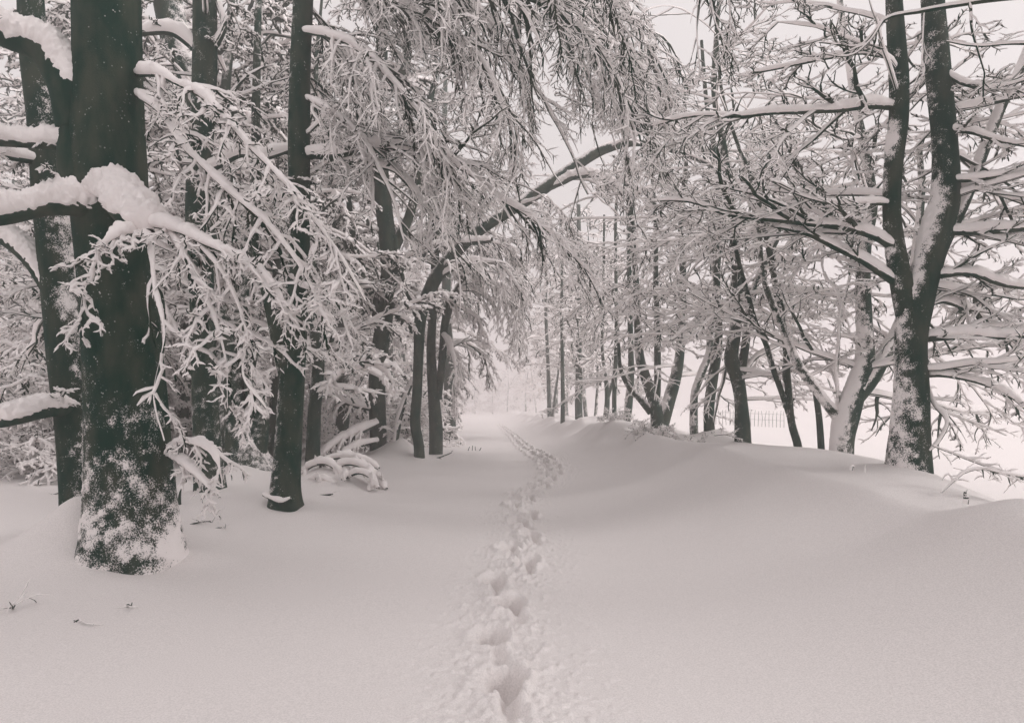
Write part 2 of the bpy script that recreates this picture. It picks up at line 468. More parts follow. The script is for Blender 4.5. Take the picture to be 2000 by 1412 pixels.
def auto_limbs(stem, n, hmin, hmax, L, az=None, azs=3.2, elev=25, grav=.05, Pn=9, wig=.10, rk=.32):
    """random limbs from a stem (n,4)"""
    s = catmull(stem, 60)
    z = s[:, 2]; lo = np.searchsorted(z, hmin); hi = min(np.searchsorted(z, hmax), 59)
    if hi <= lo+1: return np.zeros((0, Pn, 3)), np.zeros((0, Pn))
    out = []; rad = []
    for k in range(n):
        i = int(lo+(hi-lo)*(k+rng.random())/n); i = min(i, 59)
        a = (k*2.4+rng.random()*1.2) if az is None else az+azs*(rng.random()-.5)
        e = math.radians(elev+rng.normal()*14)
        d = np.array([math.cos(a)*math.cos(e), math.sin(a)*math.cos(e), math.sin(e)])
        l = L*(.55+.7*rng.random())
        p = [s[i, :3]]
        for j in range(1, Pn):
            d = d+wig*rng.normal(size=3)+np.array([0, 0, -grav*(.4+1.2*j/Pn)]); d /= np.linalg.norm(d)
            p.append(p[-1]+d*l/(Pn-1))
        out.append(p); r0 = max(min(s[i, 3]*rk, l*.016), .012)*(.7+.5*rng.random())
        rad.append(r0*np.linspace(1, .22, Pn)**1.1)
    return np.array(out), np.array(rad)

def twigs_from(limbs, spec, culling=True):
    """limbs: list of (p (N,P,3), r (N,P), density). returns level lists"""
    g1p, g1r = [], []
    for p, r, dens in limbs:
        if len(p) == 0: continue
        L = arclen(p)
        for q in range(len(p)):
            n = max(2, int(L[q]/spec['s1']*dens))
            a, b = grow(p[q:q+1], r[q:q+1], n, t0=.1, ang=spec.get('a1', 50), lrel=spec['l1'], lmin=.25, lmax=spec.get('m1', 1.6), grav=spec['g1'], wig=spec.get('w1', .12), Pc=8, beta=spec.get('b1', 28), r0=.6, rmin=spec['rmin']*1.5)
            g1p.append(a); g1r.append(b)
    if not g1p: return []
    p1, r1 = np.concatenate(g1p), np.concatenate(g1r)
    if culling: p1, r1 = cull(p1, r1, 330)
    lv = [(p1, r1, spec['sn']*1.5)]
    if len(p1) == 0: return lv
    p2, r2 = grow(p1, r1, spec['n2'], t0=.12, ang=spec.get('a2', 50), lrel=spec['l2'], lmin=.10, grav=spec['g2'], wig=spec.get('w2', .16), Pc=6, beta=spec.get('b2', 32), rmin=spec['rmin']*1.15)
    if culling: p2, r2 = cull(p2, r2, 180)
    lv.append((p2, r2, spec['sn']*1.1))
    if spec.get('n3') and len(p2):
        p3, r3 = grow(p2, r2, spec['n3'], t0=.15, ang=spec.get('a3', 48), lrel=spec.get('l3', .45), lmin=.06, lmax=.5, grav=spec['g2'], wig=spec.get('w3', .16), Pc=4, beta=35, rmin=spec['rmin'])
        if culling: p3, r3 = cull(p3, r3, 60, spec.get('k3', 1))
        lv.append((p3, r3, spec['sn']*.85))
    return lv

SPEC = dict(s1=.22, l1=.30, g1=.05, n2=7, l2=.42, g2=.04, n3=4, rmin=.0035, sn=.022)
def spec(**k):
    s = dict(SPEC); s.update(k); return s

def tree(label, d, stems, limbs=(), auto=(), sp=None, frost=0., side=None, baserough=0., flare=.25, name='beech_tree', group=None, limbsnow=1.0, extend=True, flute=.05, dens=1.0, smin=.7, cat='tree', lw=1.0):
    """stems, limbs traced as pixel polylines; auto: dicts for auto_limbs (stem index s)"""
    sp = sp or SPEC
    S = [poly(s, d) for s in stems]
    b = S[0][0]
    gz = Hs(b[0], b[1])
    base = np.array([b[0], b[1], gz])
    S[0][0, 2] = gz-.25 if flare is not None else S[0][0, 2]
    root = thing(name, label, cat, base, group)
    frost_all = frost
    for k, s in enumerate(S):
        if extend and s[-1, 2] > 4 and stems[k][-1][1] <= 0 and s[-1, 3] > .02:
            t = nrm(s[-1, :3]-s[-2, :3])
            e1 = s[-1].copy(); e1[:3] += t*1.6; e1[3] *= .72
            e2 = e1.copy(); e2[:3] += nrm(t+np.array([.1, 0, .3]))*1.8; e2[3] *= .35
            s = S[k] = np.vstack([s, e1, e2])
        g = Geo()
        trunk_geo(g, s[:, :3], s[:, 3], d, frost_all, side, baserough if k == 0 else 0, flare if k == 0 else 0, flute)
        g.build('trunk' if k == 0 else 'stem', [M_TRUNK], root, base, attr=True)
    L = []
    for l in limbs:
        dn = dens
        if isinstance(l, dict): dn = l.get('dens', 1)*dens; sn = l.get('snow', 1); pts = l['p']
        else: sn = 1; pts = l
        q = poly(pts, d); q[:, 3] *= lw
        n = int(np.clip(arclen(q[:, :3])/(.028 if d < 9 else .07), 14, 130))
        q = catmull(q, n); q[:, 3] = np.maximum(q[:, 3], .004)
        # small natural kinks
        q[2:, :3] += (np.stack([vnoise(q[2:, :3]*2.3+i*9) for i in range(3)], -1)-.5)*np.minimum(.09, q[2:, 3:4]*2.2+.015)
        g = Geo()
        big = q[:, 3].max() > .1
        if big: q = catmull(q, min(2*n, 200))
        add_tube(g, q[:, :3], q[:, 3], 28 if big else 12 if d < 9 else 8)
        thick = np.minimum(.020+q[:, 3]*.62, .13)*limbsnow*sn
        k0 = len(q)//4 if q[0, 3] > .25 else 0
        add_sleeve(g, q[k0:, :3], q[k0:, 3], thick[None, k0:], S=84 if big else 36 if d < 9 else 12, ragged=.85 if big else .5, freq=7 if d < 9 else 4.5)
        g.build('limb', [M_TWIG, M_SNOW], root, base)
        qs = q[::max(1, len(q)//22)]
        L.append((qs[None, :, :3], qs[None, :, 3], dn))
    g = Geo()
    for a in auto:
        a = dict(a); si = a.pop('s', 0); dn = a.pop('dens', 1)*dens
        p, r = auto_limbs(S[si], **a)
        yy = np.maximum(p[..., 1], .3); qx = 1000+F*p[..., 0]/yy; qy = HZ-(p[..., 2]-EYE)*F/yy
        bad = np.zeros(len(p), bool)
        for x0, y0, x1, y1, dm in NOLIMB: bad |= ((qx > x0) & (qx < x1) & (qy > y0) & (qy < y1) & (yy < dm)).any(1)
        p, r = p[~bad], r[~bad]
        if len(p) == 0: continue
        add_tube(g, p, r, 6); 
        add_sleeve(g, p, r, (.02+r*.6)*limbsnow, S=8, freq=4.5)
        L.append((p, r, dn))
    for p, r, sn in twigs_from(L, sp):
        if len(p): add_twigs(g, p, r, sn, smin=smin)
    if g.v: g.build('crown', [M_TWIG, M_SNOW], root, base)
    return root

exec_trees = True
near = spec(s1=.19, l1=.42, g1=.15, n2=6, l2=.42, g2=.10, n3=4, l3=.42, rmin=.0024, sn=.019, a1=48, a2=52, w1=.2, w2=.26, w3=.26, m1=.62)
mid = spec(s1=.24, l1=.36, g1=.08, n2=6, l2=.44, g2=.07, n3=4, rmin=.0034, sn=.026)
hang = spec(s1=.13, l1=.55, g1=.22, n2=8, l2=.34, g2=.12, n3=3, rmin=.0045, sn=.016, a1=40, a2=32, a3=32, m1=1.9, w1=.08)
far = spec(s1=.26, l1=.34, g1=.07, n2=6, l2=.42, g2=.05, n3=4, rmin=.0042, sn=.030)

# ---- left side
tree('massive dark beech trunk with rimed flared foot and thick snow arms to the left', 6.9,
     [[(258, 1125, 170), (258, 1060, 168), (257, 960, 158), (250, 850, 150), (240, 700, 142), (228, 550, 134), (218, 430, 134), (212, 300, 134), (210, 150, 124), (208, 0, 120), (206, -150, 112), (206, -330, 100)]],
     limbs=[dict(p=[(196, 400, 120, 6.9), (178, 300, 108, 6.9), (150, 205, 88, 6.86), (112, 128, 70, 6.8), (62, 80, 54, 6.7), (0, 62, 46, 6.6), (-90, 50, 40, 6.5), (-200, 20, 34, 6.4)], snow=1.25, dens=.2),
            dict(p=[(215, 420, 46, 6.8), (150, 408, 42, 6.55), (80, 408, 38, 6.4), (0, 424, 34, 6.3), (-110, 440, 28, 6.2), (-220, 430, 20, 6.1)], snow=2.0, dens=.3),
            dict(p=[(195, 290, 26, 6.9), (130, 284, 24, 6.8), (60, 280, 24, 6.8), (-20, 276, 22, 6.7), (-120, 260, 18, 6.6)], snow=1.7, dens=.3),
            dict(p=[(150, 392, 40, 6.75), (200, 385, 54, 6.70), (235, 392, 62, 6.6), (264, 418, 62, 6.45), (284, 445, 50, 6.3), (290, 458, 24, 6.25)], snow=1.1, dens=0),
            # sprays on the right, falling towards the camera
            dict(p=[(262, 145, 12, 6.9), (335, 160, 9, 6.5), (410, 200, 8, 6.2), (470, 262, 7, 6.0), (535, 335, 6, 5.9), (600, 415, 5, 5.8), (665, 505, 4, 5.8), (715, 590, 3, 5.8)], snow=1.4, dens=1.5),
            dict(p=[(262, 180, 12, 6.9), (320, 230, 9, 6.5), (375, 300, 9, 6.2), (440, 370, 7, 6.0), (520, 440, 6, 5.9), (590, 530, 4, 5.8), (640, 640, 3, 5.8)], snow=1.4, dens=1.4),
            
            dict(p=[(280, 440, 7, 6.4), (330, 450, 7, 6.1), (385, 465, 9, 5.9), (455, 500, 7, 5.8), (530, 560, 5, 5.7), (580, 650, 3, 5.7)], snow=2.2, dens=1.2),
            dict(p=[(270, 452, 7, 6.3), (235, 462, 6, 5.9), (200, 500, 7, 5.8), (170, 570, 5, 5.7), (150, 650, 3, 5.7)], snow=2.2, dens=1.5),
            dict(p=[(280, 455, 6, 6.3), (290, 480, 6, 5.9), (300, 560, 7, 5.7), (320, 660, 5, 5.6), (300, 770, 4, 5.6), (320, 860, 3, 5.6)], snow=1.3, dens=1.3),
            
            dict(p=[(330, 455, 9, 6.1), (370, 520, 7, 5.8), (410, 600, 5, 5.7), (440, 700, 4, 5.6), (445, 800, 3, 5.6)], snow=1.3, dens=1.3),
            dict(p=[(385, 465, 9, 5.9), (440, 540, 6, 5.8), (480, 640, 5, 5.7), (475, 740, 4, 5.6), (520, 800, 3, 5.6)], snow=1.2, dens=1.2),
            dict(p=[(325, 880, 12, 6.9), (360, 862, 9, 6.7), (400, 868, 7, 6.5), (425, 900, 5, 6.4), (435, 950, 4, 6.4)], snow=1.5, dens=1.0),
            dict(p=[(325, 890, 12, 6.9), (365, 905, 8, 6.6), (395, 935, 6, 6.4), (430, 970, 4, 6.3)], snow=1.4, dens=.8),
            ], sp=near, frost=-.10, side=(-.12, 0, 0), baserough=.75, flare=.22, limbsnow=1.15, dens=.95, smin=.5)

tree('slimmer trunk close behind the massive one with a thick snow shelf at knee height', 7.9,
     [[(148, 1075, 56), (150, 960, 60), (140, 820, 60), (128, 700, 64), (115, 560, 64), (98, 400, 60), (86, 250, 56), (68, 110, 52), (60, 0, 46), (52, -160, 40)]],
     limbs=[dict(p=[(125, 600, 44, 7.9), (95, 548, 40, 7.9), (50, 500, 38, 7.9), (0, 462, 34, 7.9), (-90, 400, 30, 7.9)], snow=1.2, dens=.3),
            dict(p=[(140, 790, 34, 7.9), (90, 800, 34, 7.6), (40, 812, 28, 7.5), (-40, 822, 24, 7.5)], snow=2.4, dens=.4),
            dict(p=[(90, 320, 16, 7.9), (40, 312, 16, 7.7), (-30, 300, 14, 7.5)], snow=2.2, dens=.5)],
     auto=[dict(n=7, hmin=1.5, hmax=5, L=1.9, az=3.1, azs=1.6, elev=15)], sp=mid, frost=.0, side=(.14, -.05, 0), flare=.1)

tree('dark trunk with a pale snow plastered foot right of the massive beech', 11.3,
     [[(412, 992, 60), (408, 920, 56), (400, 780, 48), (396, 640, 46), (392, 520, 46), (386, 400, 44), (395, 250, 44), (400, 120, 46), (400, 0, 44), (398, -120, 40)]],
     limbs=[dict(p=[(400, 120, 16), (440, 60, 14), (430, 10, 12)], snow=1.4, dens=.3), dict(p=[(398, 110, 20, 11.3), (340, 65, 18, 11.2), (275, 60, 16, 11)], snow=1.6, dens=.5),
            dict(p=[(405, 330, 20, 11.3), (470, 300, 16, 11.2), (520, 310, 14, 11), (570, 290, 12, 11)], snow=2.0, dens=.8)],
     auto=[dict(n=9, hmin=2.6, hmax=9, L=2.4, elev=20)], sp=mid, frost=.08, flare=.15)

tree('twin stemmed beech whose wide foot is buried in a snow cone', 13.6,
     [[(484, 945, 110), (478, 890, 74), (462, 800, 46), (452, 680, 40), (440, 560, 36), (430, 440, 34), (410, 300, 30), (375, 160, 46), (340, 60, 54), (320, -40, 50)],
      [(500, 900, 40), (505, 820, 38), (492, 740, 34), (470, 640, 28), (480, 500, 24), (500, 380, 20), (500, 200, 16), (505, 0, 12)]],
     auto=[dict(n=10, hmin=3, hmax=10, L=2.8, elev=20), dict(s=1, n=7, hmin=2.5, hmax=8, L=2.0, elev=15)], sp=mid, frost=.22, flare=.5)

tree('dark straight beech with white specks beside the open snow, roots hooked at its foot', 10.4,
     [[(556, 1010, 58), (556, 960, 54), (562, 880, 50), (568, 780, 48), (574, 690, 46), (582, 560, 42), (586, 430, 40), (584, 300, 42), (586, 150, 40), (592, 0, 38), (595, -120, 34)],
      [(566, 760, 30), (552, 690, 34), (536, 620, 30), (520, 560, 24), (500, 480, 16), (495, 380, 10)]],
     limbs=[dict(p=[(600, 300, 24, 10.4), (650, 297, 22, 10.2), (745, 286, 19, 9.9), (830, 300, 15, 9.6), (900, 330, 12, 9.3), (970, 380, 9, 9.1), (1060, 440, 6, 9), (1150, 530, 4, 9)], snow=1.3, dens=1.2),
            dict(p=[(600, 305, 14, 10.4), (690, 312, 12, 10.2), (770, 335, 10, 10), (830, 400, 8, 9.9), (880, 480, 5, 9.9), (900, 560, 3, 9.9)], snow=1.4, dens=1.3),
            dict(p=[(592, 190, 10, 10.4), (640, 210, 9, 10), (700, 270, 10, 9.6), (760, 370, 7, 9.4), (790, 470, 4, 9.3)], snow=1.2, dens=1.2),
            dict(p=[(592, 60, 12, 10.4), (650, 70, 11, 9.8), (720, 110, 12, 9.4), (800, 190, 9, 9.1), (860, 300, 6, 9), (900, 400, 4, 9)], snow=1.3, dens=1.3),
            dict(p=[(592, -40, 15, 10.4), (690, -20, 13, 10), (800, 20, 11, 9.6), (900, 80, 10, 9.3), (980, 190, 7, 9.1), (1020, 320, 4, 9.0)], snow=1.5, dens=1.3),
            dict(p=[(594, -100, 26, 10.4), (740, -80, 20, 9.8), (920, -40, 15, 9.2), (1080, 20, 11, 8.9), (1190, 120, 7, 8.8), (1240, 260, 4, 8.8)], snow=1.0, dens=1.4),
            dict(p=[(594, -200, 24, 10.4), (800, -200, 20, 10.5), (1000, -120, 14, 10.8), (1130, 0, 10, 11), (1210, 110, 7, 11), (1270, 240, 4, 11)], snow=1.0, dens=1.2),
            dict(p=[(594, -260, 20, 10.4), (880, -230, 16, 11.5), (1110, -110, 11, 12), (1240, 40, 8, 12), (1300, 190, 5, 12)], snow=1.0, dens=1.5),
            dict(p=[(594, -300, 20, 10.4), (840, -250, 16, 12), (1020, -120, 11, 13), (1120, 60, 8, 13), (1170, 230, 5, 13)], snow=1.0, dens=1.4),
            dict(p=[(594, -160, 20, 10.4), (720, -120, 14, 11.5), (860, -40, 12, 12), (980, 80, 9, 12), (1080, 230, 6, 12), (1150, 380, 4, 12)], snow=1.2, dens=1.1),
            dict(p=[(590, 400, 16, 10.4), (560, 390, 12, 10.2), (520, 388, 10, 10), (470, 380, 8, 9.8)], snow=2.2, dens=1),
            dict(p=[(580, 560, 9, 10.4), (620, 570, 7, 10), (660, 600, 5, 9.8), (690, 680, 3, 9.6)], snow=1.8, dens=1)],
     auto=[dict(n=4, hmin=4.6, hmax=8, L=2.2, az=.2, azs=2.2, elev=10, grav=.1)],
     sp=spec(s1=.15, l1=.44, g1=.14, n2=7, l2=.42, g2=.12, n3=5, l3=.42, rmin=.0018, sn=.0135, a1=42, a2=38, m1=1.5), frost=-.02, side=(-.26, 0, 0), baserough=.12, flare=.42)

tree('tall dark smooth beech trunk standing beside a steep snow cone', 20.5,
     [[(738, 900, 30), (738, 840, 32), (737, 740, 33), (748, 640, 33), (760, 560, 32), (758, 480, 34), (748, 390, 32), (742, 300, 28), (738, 220, 26), (745, 110, 24), (750, 0, 22), (752, -60, 20)],
      [(752, 560, 26), (765, 500, 20), (800, 420, 18), (815, 350, 15), (830, 250, 13), (850, 150, 10)],
      [(740, 620, 24), (725, 575, 22), (705, 530, 18), (690, 470, 14), (680, 380, 10)]],
     limbs=[dict(p=[(760, 540, 18, 20.5), (800, 505, 18, 20.2), (860, 485, 16, 20), (905, 475, 14, 19.5), (960, 470, 10, 19)], snow=1.3, dens=1),
            dict(p=[(745, 180, 18, 20.5), (790, 130, 16, 20), (800, 60, 16, 19.5), (850, 30, 14, 19), (930, 5, 12, 18.5)], snow=1.2, dens=.8),
            dict(p=[(758, 700, 8, 20.5), (720, 690, 8, 20), (700, 720, 5, 19.8)], snow=2, dens=1.2)],
     auto=[dict(n=20, hmin=6, hmax=14, L=3.8, elev=18, grav=.08)], sp=far, frost=-.35, flare=.15)

tree('crooked slender dark trunk with an elbow near the snow', 19.6,
     [[(819, 915, 22), (818, 870, 20), (811, 825, 20), (815, 760, 19), (818, 680, 20), (822, 620, 24), (845, 555, 26), (880, 505, 24), (930, 455, 22), (1000, 410, 20), (1050, 378, 22), (1110, 335, 20), (1180, 293, 17), (1250, 280, 12), (1330, 300, 9, 19), (1400, 330, 6, 18.5)]],
     limbs=[dict(p=[(1075, 365, 14, 19.6), (1130, 345, 12, 19.4), (1180, 348, 10, 19.2), (1225, 380, 9, 19), (1270, 368, 6, 18.8), (1310, 350, 4, 18.6)], snow=1.3, dens=.5),
            dict(p=[(830, 610, 14, 19.6), (800, 580, 12, 19.5), (780, 520, 10, 19.4), (770, 460, 8, 19.3)], snow=1.2, dens=.8),
            dict(p=[(860, 540, 12, 19.6), (920, 510, 9, 19), (980, 520, 7, 18.6), (1020, 570, 4, 18.4)], snow=1.2, dens=1.4)],
     auto=[dict(n=10, hmin=5.0, hmax=9, L=2.6, az=0, azs=2.5, elev=-5, grav=.13)], sp=spec(s1=.22, l1=.5, g1=.2, n2=7, l2=.4, g2=.14, n3=3, rmin=.004, sn=.024, a1=38, a2=32, m1=2.2), frost=-.3, flare=.1, extend=False)

tree('pair of dark stems joined at the foot with a snowy twig spray over the lane', 22.5,
     [[(851, 888, 26), (851, 830, 26), (846, 760, 22), (842, 680, 18), (846, 600, 16), (850, 500, 16), (850, 400, 14), (845, 300, 12), (850, 150, 10), (850, 0, 8)],
      [(855, 780, 16), (864, 700, 15), (868, 640, 16), (880, 590, 17), (897, 562, 12), (915, 520, 8), (950, 470, 6)]],
     limbs=[dict(p=[(895, 566, 10, 22.5), (940, 572, 7, 22), (975, 605, 4, 21.6)], snow=1.2, dens=1.1),
            dict(p=[(880, 590, 8, 22.5), (930, 620, 6, 22), (950, 660, 4, 21.8)], snow=1.2, dens=1.1),
            dict(p=[(897, 562, 9, 22.5), (930, 548, 7, 22.3), (975, 565, 6, 22), (1005, 620, 4, 21.8), (1015, 680, 3, 21.7)], snow=1.0, dens=1.8),
            dict(p=[(850, 470, 9, 22.5), (910, 440, 8, 22), (980, 470, 6, 21.5), (1020, 540, 4, 21.2), (1030, 610, 3, 21)], snow=1.0, dens=1.8),
            dict(p=[(858, 700, 8, 22.5), (900, 670, 6, 23), (940, 690, 5, 23.5), (955, 740, 3, 24)], snow=1.2, dens=1.6),
            dict(p=[(866, 650, 9, 22.5), (880, 680, 8, 22), (890, 730, 5, 21.6), (885, 790, 3, 21.5)], snow=1.8, dens=1.8)],
     auto=[dict(n=22, hmin=5, hmax=14, L=3.6, az=-.2, azs=3.4, elev=14, grav=.11)], sp=spec(s1=.24, l1=.48, g1=.2, n2=7, l2=.4, g2=.12, n3=3, rmin=.004, sn=.024, a1=40, a2=34, m1=2.2), frost=-.25, flare=.1)

tree('hazy beech trunk at the wood edge half hidden by hanging twigs', 34,
     [[(880, 850, 24), (878, 780, 22), (876, 700, 20), (872, 600, 18), (872, 480, 16), (868, 300, 12), (870, 150, 8)]],
     auto=[dict(n=20, hmin=2.5, hmax=13, L=3.3, az=-.2, azs=3.8, elev=10, grav=.12)], sp=spec(s1=.34, l1=.45, g1=.18, n2=7, l2=.4, g2=.12, n3=2, rmin=.006, sn=.045, a1=38, a2=34, m1=2.4), frost=0, flare=.2)

# ---- right side
bare = spec(s1=.22, l1=.5, g1=.01, n2=6, l2=.5, g2=-.02, n3=4, l3=.45, rmin=.0028, sn=.0155, a1=40, a2=38, a3=36, w1=.13, w2=.15, w3=.12, m1=1.7)
tree('biggest beech on the bank, forking into three thick stems above a gnarled trunk', 8.0,
     [[(1776, 955, 78), (1776, 900, 76), (1778, 820, 66), (1780, 740, 58), (1780, 660, 56), (1790, 590, 60), (1806, 540, 52), (1826, 460, 56), (1845, 390, 54), (1846, 300, 46), (1838, 200, 44), (1830, 110, 44), (1822, 0, 40), (1818, -150, 34)],
      [(1782, 640, 46), (1768, 580, 44), (1752, 510, 38), (1742, 420, 34), (1745, 330, 34), (1755, 240, 34), (1756, 150, 34), (1750, 60, 32), (1745, -40, 28), (1742, -200, 24)],
      [(1826, 520, 26, 8.0), (1846, 470, 24, 8.1), (1885, 390, 22, 8.2), (1920, 300, 20, 8.3), (1955, 210, 19, 8.4), (1990, 140, 17, 8.5), (2030, 40, 14, 8.6)]],
     limbs=[dict(p=[(1748, 490, 26, 8.0), (1700, 462, 22, 8.0), (1640, 442, 20, 8.0), (1560, 430, 18, 8.1), (1480, 420, 14, 8.2), (1400, 408, 10, 8.3), (1330, 392, 7, 8.4), (1270, 395, 4, 8.5)], snow=.9, dens=1.2),
            dict(p=[(1765, 560, 26, 8.0), (1700, 520, 22, 8.0), (1630, 480, 19, 8.1), (1570, 455, 15, 8.2), (1520, 440, 10, 8.3)], snow=.9, dens=.9),
            dict(p=[(1752, 205, 22, 8.0), (1690, 205, 18, 7.9), (1600, 218, 15, 7.9), (1500, 222, 12, 7.9), (1400, 224, 9, 8.0), (1330, 230, 7, 8.1), (1270, 245, 4, 8.2)], snow=1.2, dens=1.1),
            dict(p=[(1752, 110, 14, 8.0), (1690, 100, 12, 8.2), (1620, 112, 10, 8.3), (1540, 130, 8, 8.5), (1460, 145, 5, 8.7)], snow=1.1, dens=1.1),
            dict(p=[(1748, 400, 14, 8.0), (1700, 395, 12, 7.9), (1640, 395, 9, 7.8), (1560, 380, 6, 7.7), (1500, 350, 4, 7.7)], snow=1.2, dens=1),
            dict(p=[(1792, 660, 30, 8.0), (1840, 658, 26, 7.9), (1900, 655, 23, 7.8), (1960, 660, 20, 7.7), (2080, 650, 15, 7.6)], snow=1.1, dens=1.3),
            dict(p=[(1800, 730, 18, 8.0), (1850, 730, 15, 7.8), (1920, 750, 12, 7.6), (1990, 790, 9, 7.4), (2060, 850, 6, 7.3)], snow=1.2, dens=1.3),
            dict(p=[(1812, 760, 12, 8.0), (1830, 790, 11, 7.9), (1850, 820, 10, 7.8), (1830, 860, 8, 7.8), (1812, 880, 5, 7.8)], snow=1.0, dens=.15),
            dict(p=[(1830, 450, 26, 8.0), (1890, 455, 22, 7.9), (1950, 450, 20, 7.8), (2060, 440, 16, 7.7)], snow=1.1, dens=1.2),
            dict(p=[(1815, 540, 24, 8.0), (1880, 540, 18, 7.8), (1950, 552, 16, 7.7), (2050, 560, 12, 7.6)], snow=1.2, dens=1.4),
            dict(p=[(1845, 350, 18, 8.0), (1900, 350, 14, 7.8), (1950, 345, 12, 7.7), (2030, 330, 9, 7.6)], snow=1.2, dens=1.4),
            dict(p=[(1840, 260, 16, 8.0), (1900, 265, 12, 7.8), (1960, 280, 9, 7.7), (2030, 290, 7, 7.6)], snow=1.2, dens=1.4),
            dict(p=[(1832, 130, 16, 8.0), (1880, 160, 12, 7.8), (1940, 170, 9, 7.7), (2020, 150, 7, 7.6)], snow=1.2, dens=1.3),
            dict(p=[(1800, 600, 16, 8.0), (1850, 590, 12, 8.3), (1920, 620, 10, 8.5), (2000, 700, 7, 8.7)], snow=1.2, dens=1.3)],
     auto=[dict(n=12, hmin=1.9, hmax=6.5, L=2.7, az=.1, azs=2.6, elev=4, grav=.035, dens=.8), dict(s=1, n=5, hmin=3.5, hmax=6.5, L=2.0, az=3.1, azs=1.5, elev=18, grav=.02, dens=.7), dict(s=2, n=5, hmin=3.5, hmax=6.0, L=1.6, elev=10, grav=.02)],
     lw=.78, sp=bare, frost=.01, side=(-.30, -.05, 0), baserough=.25, flare=.12, flute=.12)

tree('half white beech with a spreading low fork left of the biggest one on the bank', 11.0,
     [[(1643, 915, 44), (1646, 860, 42), (1654, 815, 46), (1672, 760, 38), (1690, 700, 34), (1688, 620, 28), (1686, 540, 26), (1690, 470, 24), (1702, 400, 22), (1690, 300, 18), (1670, 200, 14), (1655, 100, 12), (1640, 0, 10)],
      [(1668, 780, 34), (1700, 740, 32), (1730, 690, 26), (1755, 640, 20), (1780, 560, 16), (1790, 480, 14), (1800, 380, 12), (1795, 280, 10)],
      [(1650, 830, 24), (1620, 795, 18), (1590, 755, 17), (1560, 715, 16), (1540, 670, 14), (1520, 620, 12), (1490, 540, 10), (1480, 440, 8), (1450, 340, 6)]],
     limbs=[dict(p=[(1635, 800, 7), (1634, 700, 7), (1640, 620, 6), (1660, 540, 5), (1655, 450, 4)], snow=.5, dens=.5),
            dict(p=[(1690, 480, 18), (1640, 440, 14), (1600, 400, 11), (1560, 330, 8), (1530, 270, 5)], snow=.8, dens=1)],
     auto=[dict(n=21, hmin=1.7, hmax=7, L=3.2, elev=2, grav=.05), dict(s=1, n=7, hmin=2, hmax=6, L=2.0, elev=5, grav=.05), dict(s=2, n=8, hmin=1.8, hmax=5.5, L=2.0, elev=5, grav=.04)],
     sp=spec(s1=.32, l1=.46, g1=.03, n2=5, l2=.5, g2=.01, n3=4, rmin=.0032, sn=.019, a1=42, a2=38, w2=.13, m1=1.8), frost=.3, side=(-.3, 0, 0), flare=.12)

tree('thin dark twin stem sapling crossing over itself, left of the leaning post', 12.2,
     [[(1560, 905, 16), (1558, 870, 15), (1545, 820, 14), (1538, 740, 13), (1533, 660, 12), (1520, 590, 12), (1508, 520, 11), (1492, 440, 10), (1470, 350, 8), (1440, 280, 7), (1410, 180, 6), (1400, 60, 4)],
      [(1545, 820, 12), (1528, 770, 11), (1510, 720, 11), (1495, 670, 10), (1475, 630, 10), (1462, 580, 9), (1440, 500, 8), (1425, 420, 7), (1400, 330, 6)]],
     auto=[dict(n=16, hmin=3, hmax=8, L=2.2, elev=12, grav=.03)], sp=bare, frost=.05, side=(-.2, 0, 0), flare=.05)

tree('dark wavy beech trunk with a thinner stem behind it, above the fence end', 14.3,
     [[(1452, 882, 30), (1450, 830, 29), (1447, 780, 24), (1440, 740, 26), (1428, 700, 27), (1436, 650, 22), (1440, 590, 20), (1438, 520, 19), (1432, 450, 17), (1425, 380, 15), (1412, 280, 13), (1395, 180, 11), (1400, 60, 9), (1405, 0, 8)],
      [(1445, 740, 18), (1455, 680, 16), (1462, 620, 15), (1475, 560, 13), (1500, 500, 12), (1520, 450, 11), (1510, 350, 9), (1490, 250, 7)]],
     limbs=[dict(p=[(1450, 740, 10), (1470, 710, 8), (1510, 680, 7), (1560, 665, 5)], snow=.9, dens=.8),
            dict(p=[(1438, 600, 10, 14.3), (1400, 615, 9, 14), (1350, 640, 7, 13.6), (1310, 665, 5, 13.3)], snow=1, dens=1)],
     auto=[dict(n=8, hmin=1.6, hmax=4.5, L=2.6, az=.3, azs=2.6, elev=-4, grav=.06), dict(n=22, hmin=3.2, hmax=11, L=3.3, elev=12, grav=.05), dict(s=1, n=12, hmin=3, hmax=7.5, L=2.2, elev=10)],
     sp=spec(s1=.38, l1=.44, g1=.04, n2=5, l2=.5, g2=.02, n3=4, rmin=.0034, sn=.021, a1=42, a2=38, w2=.13, m1=1.8), frost=.02, side=(-.2, 0, 0), flare=.15)

rspec = spec(s1=.42, l1=.42, g1=.05, n2=5, l2=.48, g2=.03, n3=4, rmin=.0038, sn=.026, a1=42, a2=40, m1=1.8)
tree('dark upright trunk splitting at head height, standing beside a snowier one', 16.2,
     [[(1386, 855, 21), (1385, 800, 20), (1392, 740, 20), (1400, 690, 18), (1404, 640, 14), (1400, 540, 13), (1405, 440, 12), (1400, 330, 10), (1380, 200, 8), (1370, 80, 6)]],
     auto=[dict(n=20, hmin=2.8, hmax=12.5, L=3.2, elev=8, grav=.05)], sp=rspec, frost=-.05, side=(-.2, 0, 0), flare=.1)
tree('snow plastered trunk bending right to meet its darker neighbour', 17,
     [[(1356, 852, 16), (1355, 800, 15), (1358, 765, 14), (1372, 725, 14), (1385, 690, 13), (1388, 640, 12), (1398, 580, 10), (1390, 480, 9), (1375, 360, 7)]],
     auto=[dict(n=14, hmin=2.8, hmax=10, L=2.8, elev=8, grav=.05)], sp=rspec, frost=.3, side=(-.2, 0, 0), flare=.1)
